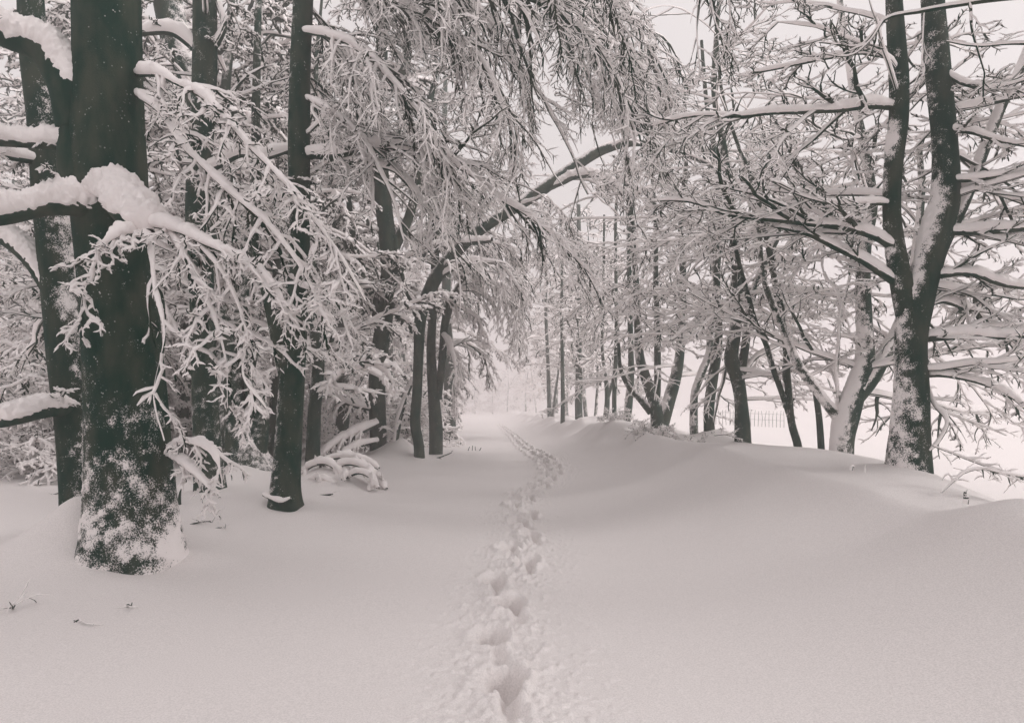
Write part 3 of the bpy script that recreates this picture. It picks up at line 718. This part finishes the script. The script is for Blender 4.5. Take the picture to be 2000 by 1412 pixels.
tree('low forked beech whose stems spread in a wide V behind the snowed-in bush', 19,
     [[(1288, 845, 34), (1285, 815, 28), (1276, 780, 22), (1262, 740, 20), (1250, 700, 18), (1246, 640, 15), (1243, 560, 12), (1235, 450, 10), (1225, 300, 8)],
      [(1292, 835, 26), (1305, 790, 24), (1318, 745, 22), (1327, 700, 18), (1331, 630, 14), (1334, 540, 13), (1330, 440, 11), (1340, 300, 8), (1335, 150, 6)],
      [(1280, 800, 16), (1284, 750, 14), (1284, 690, 13), (1283, 620, 11), (1281, 540, 10), (1280, 430, 8), (1270, 300, 6)],
      [(1272, 805, 16), (1250, 780, 12), (1228, 755, 10), (1212, 720, 8), (1208, 670, 6)]],
     auto=[dict(n=14, hmin=2.4, hmax=12, L=3.3, elev=8, grav=.06), dict(s=1, n=20, hmin=2.4, hmax=13, L=3.6, elev=8, grav=.06)], sp=rspec, frost=.05, side=(-.3, 0, 0), flare=.1)
tree('slanting grey stem just left of the wide V beech', 23,
     [[(1222, 838, 14), (1228, 790, 15), (1232, 740, 13), (1232, 680, 11), (1230, 600, 10), (1228, 480, 8), (1225, 330, 6)]],
     limbs=[dict(p=[(1240, 570, 6, 23), (1200, 590, 6, 22.5), (1175, 620, 5, 22.3), (1166, 680, 3, 22.2)], snow=.6, dens=1)],
     auto=[dict(n=15, hmin=2.5, hmax=10, L=3.2, elev=8, grav=.06)], sp=rspec, frost=.05, side=(-.3, 0, 0), flare=.1)
tree('straight slim dark stem between slanting neighbours', 25,
     [[(1200, 835, 9), (1200, 760, 9), (1203, 690, 8), (1204, 600, 7), (1202, 480, 6), (1205, 330, 4)]],
     auto=[dict(n=14, hmin=2.5, hmax=10, L=2.6, elev=8, grav=.06)], sp=rspec, frost=-.1, flare=.1)
tree('wavering thin stem with a broken fork left of the slim straight one', 28,
     [[(1182, 832, 11), (1186, 780, 10), (1182, 730, 7), (1176, 680, 6), (1178, 580, 5), (1180, 420, 4)],
      [(1186, 780, 8), (1196, 745, 6), (1204, 710, 4)]],
     auto=[dict(n=14, hmin=2.5, hmax=10, L=2.8, elev=8, grav=.06)], sp=spec(s1=.34, l1=.4, g1=.05, n2=7, l2=.46, g2=.04, n3=2, rmin=.006, sn=.042, m1=1.8), frost=.05, flare=.1)
fspec = spec(s1=.50, l1=.4, g1=.08, n2=6, l2=.46, g2=.06, n3=2, rmin=.007, sn=.055, m1=2.0)
tree('stout hazy trunk cut by bands of snow on the far bank', 33,
     [[(1131, 826, 15), (1130, 780, 15), (1131, 740, 14), (1130, 680, 12), (1132, 560, 10), (1130, 400, 7)]],
     auto=[dict(n=16, hmin=2.5, hmax=11, L=3.8, elev=10, grav=.08)], sp=fspec, frost=.12, flare=.1)
tree('plain dark pole-like trunk standing alone above the snow hummock', 31,
     [[(1099, 834, 9), (1099, 760, 8), (1098, 690, 7), (1097, 600, 6), (1098, 480, 4)]],
     auto=[dict(n=12, hmin=4.0, hmax=11, L=2.8, elev=10, grav=.08)], sp=fspec, frost=-.1, flare=.1)
tree('faint leaning pair of stems left of the pole-like trunk', 42,
     [[(1074, 822, 9), (1072, 770, 8), (1070, 700, 7), (1066, 600, 6), (1068, 450, 4)], [(1080, 815, 6), (1084, 770, 5), (1090, 730, 4), (1094, 680, 3)]],
     auto=[dict(n=14, hmin=3, hmax=11, L=4.2, elev=10, grav=.1)], sp=fspec, frost=.1, flare=.1)

# ---- beech out of frame to the right whose thin branch crosses the top corner
tree('thin dark branch arching in over the top right corner from an unseen tree', 4.6,
     [[(2600, 1000, 120), (2580, 600, 105), (2560, 200, 95), (2540, -200, 85), (2520, -600, 70)]],
     limbs=[dict(p=[(2545, -120, 40, 4.6), (2250, -60, 20, 4.8), (2050, -15, 13, 5.0), (1900, 2, 10, 5.2), (1800, 22, 8, 5.3), (1730, 38, 6, 5.4), (1680, 90, 4, 5.5), (1600, 86, 3, 5.6)], snow=.28, dens=.5),
            dict(p=[(1892, 0, 6, 5.2), (1900, 50, 5, 5.2), (1912, 90, 4, 5.2), (1925, 140, 3, 5.2)], snow=.3, dens=.6),
            dict(p=[(1725, 40, 5, 5.4), (1700, 80, 4, 5.4), (1660, 110, 3, 5.4), (1600, 105, 2.5, 5.4)], snow=.3, dens=.6),
            dict(p=[(1806, 20, 4, 5.3), (1803, 80, 3, 5.3), (1800, 130, 3, 5.3), (1780, 180, 2.5, 5.3)], snow=.2, dens=.5),
            dict(p=[(2200, 90, 12, 5), (2000, 82, 6, 5.2), (1915, 88, 4, 5.2), (1850, 80, 3, 5.2)], snow=.4, dens=.5)],
     sp=spec(s1=.25, l1=.3, g1=.06, n2=4, l2=.45, g2=.04, n3=3, rmin=.003, sn=.007, a1=50, m1=.5, w1=.2), frost=0)

# ---- beech out of frame overhead whose drooping dark twigs hang into the sky gap
tree('dark drooping twig tassels hanging into the sky gap from a beech behind the photographer', 4.2,
     [[(-700, 1100, 170), (-690, 500, 150), (-650, -100, 130), (-560, -900, 100), (-350, -1500, 70)]],
     limbs=[dict(p=[(-400, -1400, 50, 4.2), (200, -900, 34, 4.4), (800, -450, 22, 5.0), (1150, -220, 14, 5.8), (1340, -110, 9, 6.2), (1480, -60, 6, 6.4)], snow=.3, dens=.0),
            dict(p=[(1300, -130, 7, 6.1), (1370, -40, 5, 6.1), (1400, 50, 3.5, 6.0), (1440, 130, 2.5, 6.0)], snow=.3, dens=1.2),
            dict(p=[(1330, -110, 7, 6.2), (1360, -30, 4, 6.0), (1362, 60, 3, 6.0), (1370, 150, 2.5, 6.0)], snow=.3, dens=1.2),
            dict(p=[(1400, -90, 7, 6.2), (1420, -20, 4, 6.2), (1425, 50, 3, 6.2), (1420, 110, 2.5, 6.2)], snow=.3, dens=1.2),
            dict(p=[(1150, -220, 10, 5.8), (1170, -120, 6, 5.9), (1200, 20, 4, 6), (1240, 150, 3, 6.1)], snow=.5, dens=2.0),
            dict(p=[(1050, -280, 10, 5.6), (1060, -150, 6, 5.9), (1080, 0, 4, 6), (1100, 120, 3, 6.1)], snow=.5, dens=2.0)],
     sp=spec(s1=.07, l1=.32, g1=.05, n2=5, l2=.4, g2=.02, n3=0, rmin=.0030, sn=.009, a1=42, m1=.35, w1=.1, a2=45), frost=0, smin=.3)

# ------------------------------------------------------------------ background tree prototypes
def proto(seed, h, r, L, nl, sp, hmin, grav, elev=20, lean=.02, frost=.05, res=22):
    global rng
    keep = rng; rng = np.random.default_rng(seed)
    z = np.linspace(-.3, h, 9)
    x = np.cumsum(rng.normal(0, lean*h, 9))*.35; y = np.cumsum(rng.normal(0, lean*h, 9))*.35
    x -= x[0]; y -= y[0]
    stem = np.c_[x, y, z, r*np.linspace(1, .18, 9)]
    gt = Geo(); trunk_geo(gt, stem[:, :3], stem[:, 3], res, frost, (-.2, 0, 0), .1, .3)
    p, rr = auto_limbs(stem, nl, hmin, h*.96, L, elev=elev, grav=grav)
    g = Geo(); add_tube(g, p, rr, 6); add_sleeve(g, p, rr, .04+rr*.9, S=8, freq=3)
    for a, b, s in twigs_from([(p, rr, 1)], sp, culling=False): add_twigs(g, a, b, s, freq=5)
    rng = keep
    return gt, g

def place(kind, spots, name, cat, labels, group):
    """kind = (trunk Geo, crown Geo); first placement builds, others copy"""
    src = None
    for k, (x, y, s, rz) in enumerate(spots):
        lab = labels[k % len(labels)] if isinstance(labels, list) else labels
        r = thing(name, lab, cat, (x, y, Hs(x, y)), group)
        r.rotation_euler = (0, 0, rz); r.scale = (s, s, s)
        if src is None:
            a = kind[0].build('trunk', [M_TRUNK], r, attr=True); b = kind[1].build('crown', [M_TWIG, M_SNOW], r)
            src = (a, b)
        else:
            for q in src:
                c = q.copy(); col.objects.link(c); c.parent = r

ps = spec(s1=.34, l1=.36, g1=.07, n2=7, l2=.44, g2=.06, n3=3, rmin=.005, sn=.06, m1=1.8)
kA = proto(11, 13, .22, 3.6, 26, ps, 2.2, .08)
kB = proto(12, 11, .17, 3.2, 26, ps, 1.6, .10, lean=.035, frost=.15)
kC = proto(13, 15, .26, 4.0, 28, ps, 2.8, .10, elev=12)
spots = {0: [], 1: [], 2: []}
r2 = np.random.default_rng(5)
# the wood on the left: (pixel x, depth)
wood = [(60, 27), (215, 19), (275, 17), (345, 20), (300, 25), (450, 18), (525, 20), (610, 18), (655, 23), (560, 26),
        (480, 28), (400, 30), (340, 34), (250, 29), (160, 27), (10, 33), (690, 30), (640, 36), (770, 34),
        (800, 44), (700, 50), (500, 44), (400, 48), (250, 45), (100, 38), (810, 62), (640, 62), (480, 60), (320, 60), (150, 52)]
for k, (px, d) in enumerate(wood):
    spots[k % 3].append(((px-1000)/F*d, d, .8+.35*r2.random(), r2.random()*6.28))
G1 = 'snowy beeches crowding the wood on the left'
L1 = 'snow covered beech deep among the crowded trunks of the wood left of the lane'
for k, kd in enumerate((kA, kB, kC)):
    place(kd, spots[k], 'beech_tree', 'tree', L1, G1)
# edge rows down the lane, fading out
rowL = [(-6.6-.035*d+r2.normal()*.5, d, .7+.3*r2.random(), r2.random()*6.28) for d in (38, 43, 49, 55, 62, 70, 79, 90, 102)]
rowR = [(5.6-.03*d+r2.normal()*.5, d, .75+.3*r2.random(), r2.random()*6.28) for d in (36, 40, 45, 50, 56, 63, 71, 80, 92, 104)]
kD = proto(21, 15, .17, 4.0, 22, spec(s1=.45, l1=.42, g1=.12, n2=7, l2=.44, g2=.09, n3=2, rmin=.007, sn=.07, m1=2.2), 3.2, .12, elev=15, frost=.3)  # extra frost and thick snow whiten this row in place of denser haze
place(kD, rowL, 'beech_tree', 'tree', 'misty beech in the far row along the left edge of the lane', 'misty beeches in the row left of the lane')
kE = proto(22, 12, .12, 3.2, 20, spec(s1=.45, l1=.42, g1=.08, n2=7, l2=.44, g2=.06, n3=2, rmin=.007, sn=.07, m1=2.0), 2.4, .08, elev=15, lean=.03, frost=.28)  # frost and snow raised here too, standing in for haze
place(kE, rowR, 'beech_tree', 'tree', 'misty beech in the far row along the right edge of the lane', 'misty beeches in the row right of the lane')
# closing mass where the lane ends
endr = [(x, y, .9+.3*r2.random(), r2.random()*6.28) for x, y in ((-11, 150), (-8.5, 156), (-4.5, 158), (-1, 150), (-14, 156), (3, 154))]
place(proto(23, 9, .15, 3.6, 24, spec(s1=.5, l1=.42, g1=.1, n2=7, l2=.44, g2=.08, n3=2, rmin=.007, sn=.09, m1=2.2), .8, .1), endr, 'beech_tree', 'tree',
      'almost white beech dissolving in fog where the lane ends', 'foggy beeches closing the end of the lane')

kShade = proto(41, 11, .22, 5.0, 34, spec(s1=.45, l1=.42, g1=.05, n2=7, l2=.46, g2=.05, n3=2, rmin=.006, sn=.05, m1=2.2), 5.2, .03, elev=22)  # out-of-view trees, added to shade the foreground snow and the right bank
place(kShade, [(5.4, 1.2, 1, 5.1), (5.2, -2.4, 1, 2.), (7.8, 3.0, 1.05, 3.3)],
      'beech_tree', 'tree', 'unseen snow covered beech added to shade the near end of the lane', 'unseen beeches added to shade the lane')
# snowy shrubs
def shrub(seed, h, n, sp, spread=55):
    global rng
    keep = rng; rng = np.random.default_rng(seed)
    p = []; rad = []
    for k in range(n):
        a = rng.random()*6.28; e = math.radians(90-abs(rng.normal()*spread*.6)-8)
        d = np.array([math.cos(a)*math.cos(e), math.sin(a)*math.cos(e), math.sin(e)])
        l = h*(.6+.6*rng.random()); q = [np.array([math.cos(a)*.12, math.sin(a)*.12, -.08])]
        for j in range(1, 9):
            d = d+.1*rng.normal(size=3)+np.array([0, 0, -.05-.03*j]); d /= np.linalg.norm(d); q.append(q[-1]+d*l/8)
        p.append(q); rad.append(np.linspace(.02, .006, 9)*h*.5)
    p = np.array(p); rad = np.array(rad)
    gt = Geo(); add_tube(gt, p, rad, 6); add_sleeve(gt, p, rad, .03+rad, S=8, freq=4)
    g = Geo()
    for a_, b_, s in twigs_from([(p, rad, 1)], sp, culling=False): add_twigs(g, a_, b_, s, freq=6)
    rng = keep
    return gt, g
def place_shrubs(kind, spots, labels, group, name='snowy_shrub'):
    src = None
    for k, (x, y, s, rz) in enumerate(spots):
        lab = labels[k] if isinstance(labels, list) else labels
        r = thing(name, lab, 'shrub', (x, y, Hs(x, y)), group); r.rotation_euler = (0, 0, rz); r.scale = (s, s, s)
        if src is None:
            src = (kind[0].build('branches', [M_TWIG, M_SNOW], r), kind[1].build('twigs', [M_TWIG, M_SNOW], r))
        else:
            for q in src:
                c = q.copy(); col.objects.link(c); c.parent = r
ss = spec(s1=.16, l1=.42, g1=.09, n2=6, l2=.46, g2=.08, n3=3, rmin=.006, sn=.035, m1=.9)
kS = shrub(31, 2.6, 22, ss)
sh = [(615, 22), (660, 25), (700, 27), (640, 30), (530, 24), (600, 28), (480, 24), (780, 27), (350, 22), (280, 24), (180, 21), (60, 15.5), (10, 19), (730, 26), (800, 33), (250, 19)]
place_shrubs(kS, [((px-1000)/F*d, d, .75+.5*r2.random(), r2.random()*6.28) for px, d in sh], 'snow smothered shrub under the trees of the wood left of the lane', 'snow smothered shrubs in the wood')

# bush on the bank
bs = spec(s1=.10, l1=.5, g1=.03, n2=5, l2=.5, g2=.03, n3=3, rmin=.006, sn=.012, m1=.5, a1=55, w1=.25)
kb = shrub(33, .75, 16, bs, 80)
q = P(1275, 842, 16.5); q2 = P(1315, 835, 15.8)
place_shrubs(kb, [(q[0], q[1], .75, .4)], 'low thorny bush poking dark twigs out of the bank below the wide V beech', None, 'bush')
kb2 = shrub(34, .6, 12, bs, 80); q = P(1355, 845, 15.0)
place_shrubs(kb2, [(q[0], q[1], .55, 2.)], 'small frosted bush by the foot of the snow plastered trunk', None, 'bush')
kb3 = shrub(35, .8, 12, bs, 70); q = P(1205, 832, 21)
place_shrubs(kb3, [(q[0], q[1], .6, 1.)], 'tangled dark undergrowth bush below the thin stems on the bank', None, 'bush')

# ------------------------------------------------------------------ fallen wood, twigs
def branch_thing(name, label, cat, pix, d, thick, rspec=None, snow=1.0, dens=1, group=None, S=14, freq=5):
    qs = [poly(p, d) for p in pix]
    b = qs[0][0]; base = np.array([b[0], b[1], b[2]])
    root = thing(name, label, cat, base, group)
    L = []
    gg = Geo()
    for k, q in enumerate(qs):
        n = int(np.clip(arclen(q[:, :3])/.06, 10, 60)); q = catmull(q, n); q[:, 3] = np.maximum(q[:, 3], .003)
        g = Geo(); add_tube(g, q[:, :3], q[:, 3], 8); 
        if snow > 0: add_sleeve(g, q[:, :3], q[:, 3], np.full((1, n), thick*snow), S=S, freq=freq, smin=.25)
        g.build('branch', [M_TWIG, M_SNOW], root, base)
        qq = q[::max(1, n//12)]; L.append((qq[None, :, :3], qq[None, :, 3], dens))
    if rspec and dens > 0:
        for p, r, s in twigs_from(L, rspec): add_twigs(gg, p, r, s)
        if gg.v: gg.build('twigs', [M_TWIG, M_SNOW], root, base)
    return root

pile = spec(s1=.13, l1=.5, g1=.28, n2=3, l2=.4, g2=.15, n3=0, rmin=.008, sn=.075, m1=.45, a1=60)
branch_thing('brush_pile', 'low heap of fallen branches under lumpy snow beside the dark straight beech', 'brush pile',
    [[(585, 930, 8, 13.4), (610, 908, 9, 13.3), (640, 905, 9, 13.2), (665, 925, 8, 13.1), (672, 948, 6, 13.0)],
     [(590, 950, 8, 13.0), (620, 935, 9, 12.9), (650, 945, 8, 12.8), (665, 960, 6, 12.7)],
     [(640, 925, 8, 13.3), (680, 905, 9, 13.2), (720, 918, 9, 13.1), (745, 945, 8, 13.0), (755, 955, 6, 12.9)],
     [(670, 935, 8, 13.0), (700, 922, 9, 12.9), (725, 932, 8, 12.8), (738, 953, 6, 12.7)],
     [(620, 900, 7, 13.7), (670, 892, 8, 13.7), (710, 900, 8, 13.6), (740, 915, 6, 13.5)]], 13, .07, pile, 1.0, .45)
branch_thing('fallen_bough', 'thick snow loaded bough leaning down onto the tall dark smooth trunk', 'branch',
    [[(738, 825, 14, 20.0), (690, 848, 14, 19.6), (650, 870, 12, 19.2), (625, 895, 8, 19)],
     [(738, 860, 10, 19.8), (700, 870, 10, 19.4), (668, 885, 8, 19)],
     [(735, 800, 10, 20.4), (690, 790, 12, 20.4), (640, 770, 10, 20.4), (610, 760, 8, 20.4)]], 20, .12, spec(s1=.16, l1=.4, g1=.25, n2=5, l2=.5, g2=.2, n3=0, rmin=.01, sn=.05, m1=.8), 1.0, 1.2)
branch_thing('fallen_bough', 'upright white crusted broken bough between the tall trunk and the crooked one', 'branch',
    [[(768, 880, 10, 20.3), (775, 850, 10, 20.3), (782, 810, 11, 20.2), (795, 770, 9, 20.2), (808, 740, 6, 20.2)]], 20, .10, spec(s1=.2, l1=.4, g1=.2, n2=4, l2=.4, g2=.2, n3=0, rmin=.01, sn=.04, m1=.6), 1.0, 1)
branch_thing('root_hook', 'snowy hooked root arching at the foot of the dark straight beech', 'root',
    [[(515, 965, 8, 10.3), (535, 975, 9, 10.2), (552, 980, 8, 10.1), (568, 972, 6, 10.1)]], 10.3, .04, None, 1.0)

tsp = spec(s1=.09, l1=.45, g1=.0, n2=2, l2=.4, g2=.0, n3=0, rmin=.0028, sn=.004, m1=.2, a1=45)
def litter(label, px, py, pix, snow=.0, dens=1, name='fallen_twig'):
    # d from the ground height under the pixel
    d = 6.0
    for _ in range(30):
        x = (px-1000)/F*d; z = Hs(x, d); d = .5*d+.5*(EYE-z)*F/(py-HZ)
    base = P(px, py, d); off = [[(px+a, py+b, w, d) for a, b, w in p] for p in pix]
    r = branch_thing(name, label, 'twig', off, d, .006, tsp, snow, dens)
    return r
litter('lone curled leaf stalk poking from the snow near the left edge', 25, 1188, [[(-12, 2, 3), (0, -1, 3), (5, -7, 2)], [(0, 0, 3), (3, -6, 3)]], dens=.4)
litter('small dark twig scrap on the open snow, nearer than the stalk by the massive beech', 148, 1215, [[(-8, 6, 3), (0, -2, 3), (8, -6, 2)], [(-4, -4, 2), (6, 2, 2)]])
litter('tiny bent stalk in the snow straight below the massive beech', 250, 1184, [[(-8, 2, 2), (0, -4, 2.5), (6, -1, 2), (8, -8, 1.5)]])
litter('long dead twig lying on the snow right of the massive beech foot', 390, 1024, [[(-30, 4, 3), (-10, -2, 3), (14, -6, 2), (24, -4, 1.5)]], dens=1.2)
litter('short dead twig lying on the snow, right of the longer one', 425, 1031, [[(-14, 3, 2.5), (0, 0, 2.5), (14, -3, 1.5)]])
litter('dark leafy twig fragment lying on the snow right of the brush pile front', 634, 967, [[(-14, 1, 4), (0, 0, 4), (16, -2, 3)], [(-4, 2, 3), (10, 2, 3)]])
litter('row of thin dead grass stems sticking out of the middle of the snow', 925, 880, [[(-12, 4, 1.6), (-8, -8, 1.2)], [(-3, 4, 1.6), (-2, -10, 1.2)], [(4, 4, 1.6), (3, -8, 1.2)], [(9, 4, 1.6), (15, -6, 1.2)]], dens=0, name='grass_stems')
litter('forked twig lying at the foot of the pair of dark stems', 862, 896, [[(-22, 2, 2.5), (0, -4, 2.5), (20, -12, 1.8)], [(-4, -2, 2), (8, 6, 2)]])
litter('dead branch tip lying on the snow at the far left behind the trunks', 85, 893, [[(-30, 4, 2.5), (0, 0, 2.5), (25, -10, 2)]])
litter('fine twig trailing over the snow between the two dark left trunks', 105, 965, [[(-14, 4, 2.2), (2, 0, 2.2), (14, -4, 1.6)]])
litter('little broken stub left of the dark hooked root', 352, 985, [[(0, 40, 12), (-2, 10, 9), (-1, -18, 5), (2, -30, 2)]], dens=0, name='stub')

# ------------------------------------------------------------------ right bank details
def post():
    d = 12.4
    pts = np.array([P(1606, 915, d), P(1603, 860, d), P(1599, 810, d), P(1592, 762, d)])
    base = pts[0].copy(); base[2] = Hs(base[0], base[1]); pts[0, 2] = base[2]-.2
    root = thing('fence_post', 'weathered leaning post with a snow cap beside the half white beech', 'post', base)
    g = Geo(); trunk_geo(g, pts, np.array([.062, .06, .055, .05]), d, -.05, (-.15, 0, 0), 0, 0)
    g.build('post', [M_TRUNK], root, base, attr=True)
    g = Geo(); t = pts[-1]
    c = np.array([t+np.array([0, 0, z]) for z in (-.03, .0, .03, .055, .06)])
    add_tube(g, c, np.array([.05, .062, .055, .03, .004]), 12, 0); g.build('snow_cap', [M_SNOW], root, base)
post()
branch_thing('broken_branch', 'bare herringbone twig arching low over the bank at the right edge', 'branch',
    [[(1822, 870, 4, 6.6), (1860, 885, 4, 6.5), (1920, 908, 4, 6.4), (2000, 935, 4, 6.3), (2080, 960, 5, 6.2)],
     [(1838, 962, 3, 6.2), (1862, 940, 4, 6.2), (1885, 922, 5, 6.2), (1920, 915, 5, 6.2), (1960, 925, 5, 6.2), (2030, 935, 5, 6.2)]], 6.4, .012,
    spec(s1=.075, l1=.18, g1=.02, n2=0 or 2, l2=.3, g2=0, n3=0, rmin=.003, sn=.007, m1=.16, a1=50), 1, 1)
branch_thing('stump', 'small splintered dark stump on the bank crest near the right edge', 'stump', [[(1886, 984, 10, 5.5), (1887, 972, 10, 5.5), (1885, 962, 5, 5.5), (1889, 955, 2, 5.5)]], 5.5, .01, None, .6)
branch_thing('stub', 'tiny dark stub on the crest just left of the biggest trunk', 'stump', [[(1690, 922, 3, 7.2), (1690, 912, 2.5, 7.2), (1691, 908, 1.5, 7.2)]], 7.2, .004, None, .5)
branch_thing('stub', 'stubby dark twig end on the crest below the half white beech', 'stump', [[(1662, 918, 6, 7.6), (1664, 910, 6, 7.6), (1668, 912, 4, 7.6)]], 7.6, .01, None, .8)
branch_thing('broken_branch', 'dark frayed twig bundle on the crest left of the wavy trunk', 'branch', [[(1395, 850, 3, 14), (1415, 848, 3, 14), (1432, 852, 2, 14)]], 14, .01, bs, .8, 1)

def fence():
    a = P(1385, 792, 36); b = P(1535, 806, 36)
    a = np.array([a[0], 36., 0]); b = np.array([b[0]-.9, 34., 0])
    n = 22
    root = thing('paling_fence', 'distant dark paling fence crossing the white field behind the bank trees', 'fence', (a[0], a[1], Hs(a[0], a[1])))
    base = np.array(root.location)
    g = Geo()
    for k in range(n):
        p = a+(b-a)*k/(n-1); z = Hs(p[0], p[1])+0; z = EYE-.55-.02*k*.3
        q = np.array([[p[0], p[1], z-.35], [p[0]+.02*rng.normal(), p[1], z+.1], [p[0]+.03*rng.normal(), p[1], z+.42+.1*rng.random()]])
        add_tube(g, q, np.array([.013, .013, .009]), 5, 0)
    g.build('pales', [M_WOOD], root, base)
    g = Geo()
    for dz in (0., .3):
        q = np.array([[*(a+(b-a)*t)[:2], EYE-.55-.006*t*(n-1)+dz] for t in np.linspace(0, 1, 14)]); add_tube(g, q, np.full(14, .006), 5, 0)
    g.build('wires', [M_WOOD], root, base)
fence()

# ------------------------------------------------------------------ air
def haze():
    x, y0, y1, z0, z1 = 430., -20., 430., -6., 32.
    v = np.array([[-x, y0, z0], [x, y0, z0], [x, y1, z0], [-x, y1, z0], [-x, y0, z1], [x, y0, z1], [x, y1, z1], [-x, y1, z1]])
    f = [(0, 3, 2, 1), (4, 5, 6, 7), (0, 1, 5, 4), (1, 2, 6, 5), (2, 3, 7, 6), (3, 0, 4, 7)]
    me = bpy.data.meshes.new('haze'); me.from_pydata(v.tolist(), [], f)
    m = bpy.data.materials.new('haze'); m.use_nodes = True; nt = m.node_tree; nt.nodes.clear()
    o = nt.nodes.new('ShaderNodeOutputMaterial'); pv = nt.nodes.new('ShaderNodeVolumePrincipled')
    pv.inputs['Color'].default_value = (.99, .965, .965, 1); pv.inputs['Density'].default_value = HAZE_D; pv.inputs['Anisotropy'].default_value = .8
    nt.links.new(pv.outputs[0], o.inputs['Volume'])
    me.materials.append(m)
    ob = bpy.data.objects.new('haze', me); col.objects.link(ob); ob['kind'] = 'stuff'
HAZE_D = .0092
haze()

# ------------------------------------------------------------------ light
world = bpy.data.worlds.new('World'); scene.world = world; world.use_nodes = True
nt = world.node_tree; bg = nt.nodes['Background']
sky = nt.nodes.new('ShaderNodeTexSky'); sky.sky_type = 'NISHITA'; sky.sun_disc = False
EL, AZ = math.radians(33), math.radians(104)      # light from the right, a little behind
sky.sun_elevation = EL; sky.sun_rotation = AZ; sky.dust_density = 4
bw = nt.nodes.new('ShaderNodeRGBToBW'); nt.links.new(sky.outputs[0], bw.inputs[0])
tint = nt.nodes.new('ShaderNodeMix'); tint.data_type = 'RGBA'; tint.blend_type = 'MIX'
tint.inputs[0].default_value = .75                # closed cloud cover hides most of the clear sky
tint.inputs[7].default_value = (8.2, 7.72, 7.72, 1)
nt.links.new(bw.outputs[0], tint.inputs[6])
geo = nt.nodes.new('ShaderNodeTexCoord'); sep = nt.nodes.new('ShaderNodeSeparateXYZ'); nt.links.new(geo.outputs['Generated'], sep.inputs[0])
mxz = nt.nodes.new('ShaderNodeMath'); mxz.operation = 'MAXIMUM'; nt.links.new(sep.outputs[2], mxz.inputs[0]); mxz.inputs[1].default_value = 0
pw = nt.nodes.new('ShaderNodeMath'); pw.operation = 'POWER'; nt.links.new(mxz.outputs[0], pw.inputs[0]); pw.inputs[1].default_value = 2.6
ma = nt.nodes.new('ShaderNodeMath'); ma.operation = 'MULTIPLY_ADD'; nt.links.new(pw.outputs[0], ma.inputs[0]); ma.inputs[1].default_value = .55; ma.inputs[2].default_value = 1
sc_ = nt.nodes.new('ShaderNodeVectorMath'); sc_.operation = 'SCALE'; nt.links.new(tint.outputs[2], sc_.inputs[0]); nt.links.new(ma.outputs[0], sc_.inputs[3])
nt.links.new(sc_.outputs[0], bg.inputs['Color'])      # overcast sky: the zenith is brighter than the horizon
bg.inputs['Strength'].default_value = .10
sun = bpy.data.lights.new('sun', 'SUN'); sun.energy = 1.5; sun.angle = math.radians(14); sun.color = (1, .96, .94)
so = bpy.data.objects.new('sun', sun); col.objects.link(so)
# direction towards the sun
sx, sy, sz = math.sin(AZ)*math.cos(EL), math.cos(AZ)*math.cos(EL), math.sin(EL)
from mathutils import Vector
so.rotation_euler = Vector((-sx, -sy, -sz)).to_track_quat('-Z', 'Y').to_euler()

# ------------------------------------------------------------------ camera
cam = bpy.data.cameras.new('camera'); cam.sensor_width = 36; cam.lens = F/2000*36; cam.shift_y = (HZ-706)/2000
cam.clip_start = .05; cam.clip_end = 1500
co = bpy.data.objects.new('camera', cam); col.objects.link(co); co.location = (0, 0, EYE); co.rotation_euler = (math.pi/2, 0, 0)
scene.camera = co

scene.view_settings.view_transform = 'Standard'; scene.view_settings.look = 'None'
scene.view_settings.exposure = 0.24; scene.view_settings.gamma = 1
c = scene.cycles
c.max_bounces = 8; c.diffuse_bounces = 5; c.glossy_bounces = 1; c.volume_bounces = 3; c.transparent_max_bounces = 4
c.use_denoising = True; c.denoiser = 'OPENIMAGEDENOISE'
c.sample_clamp_indirect = 8
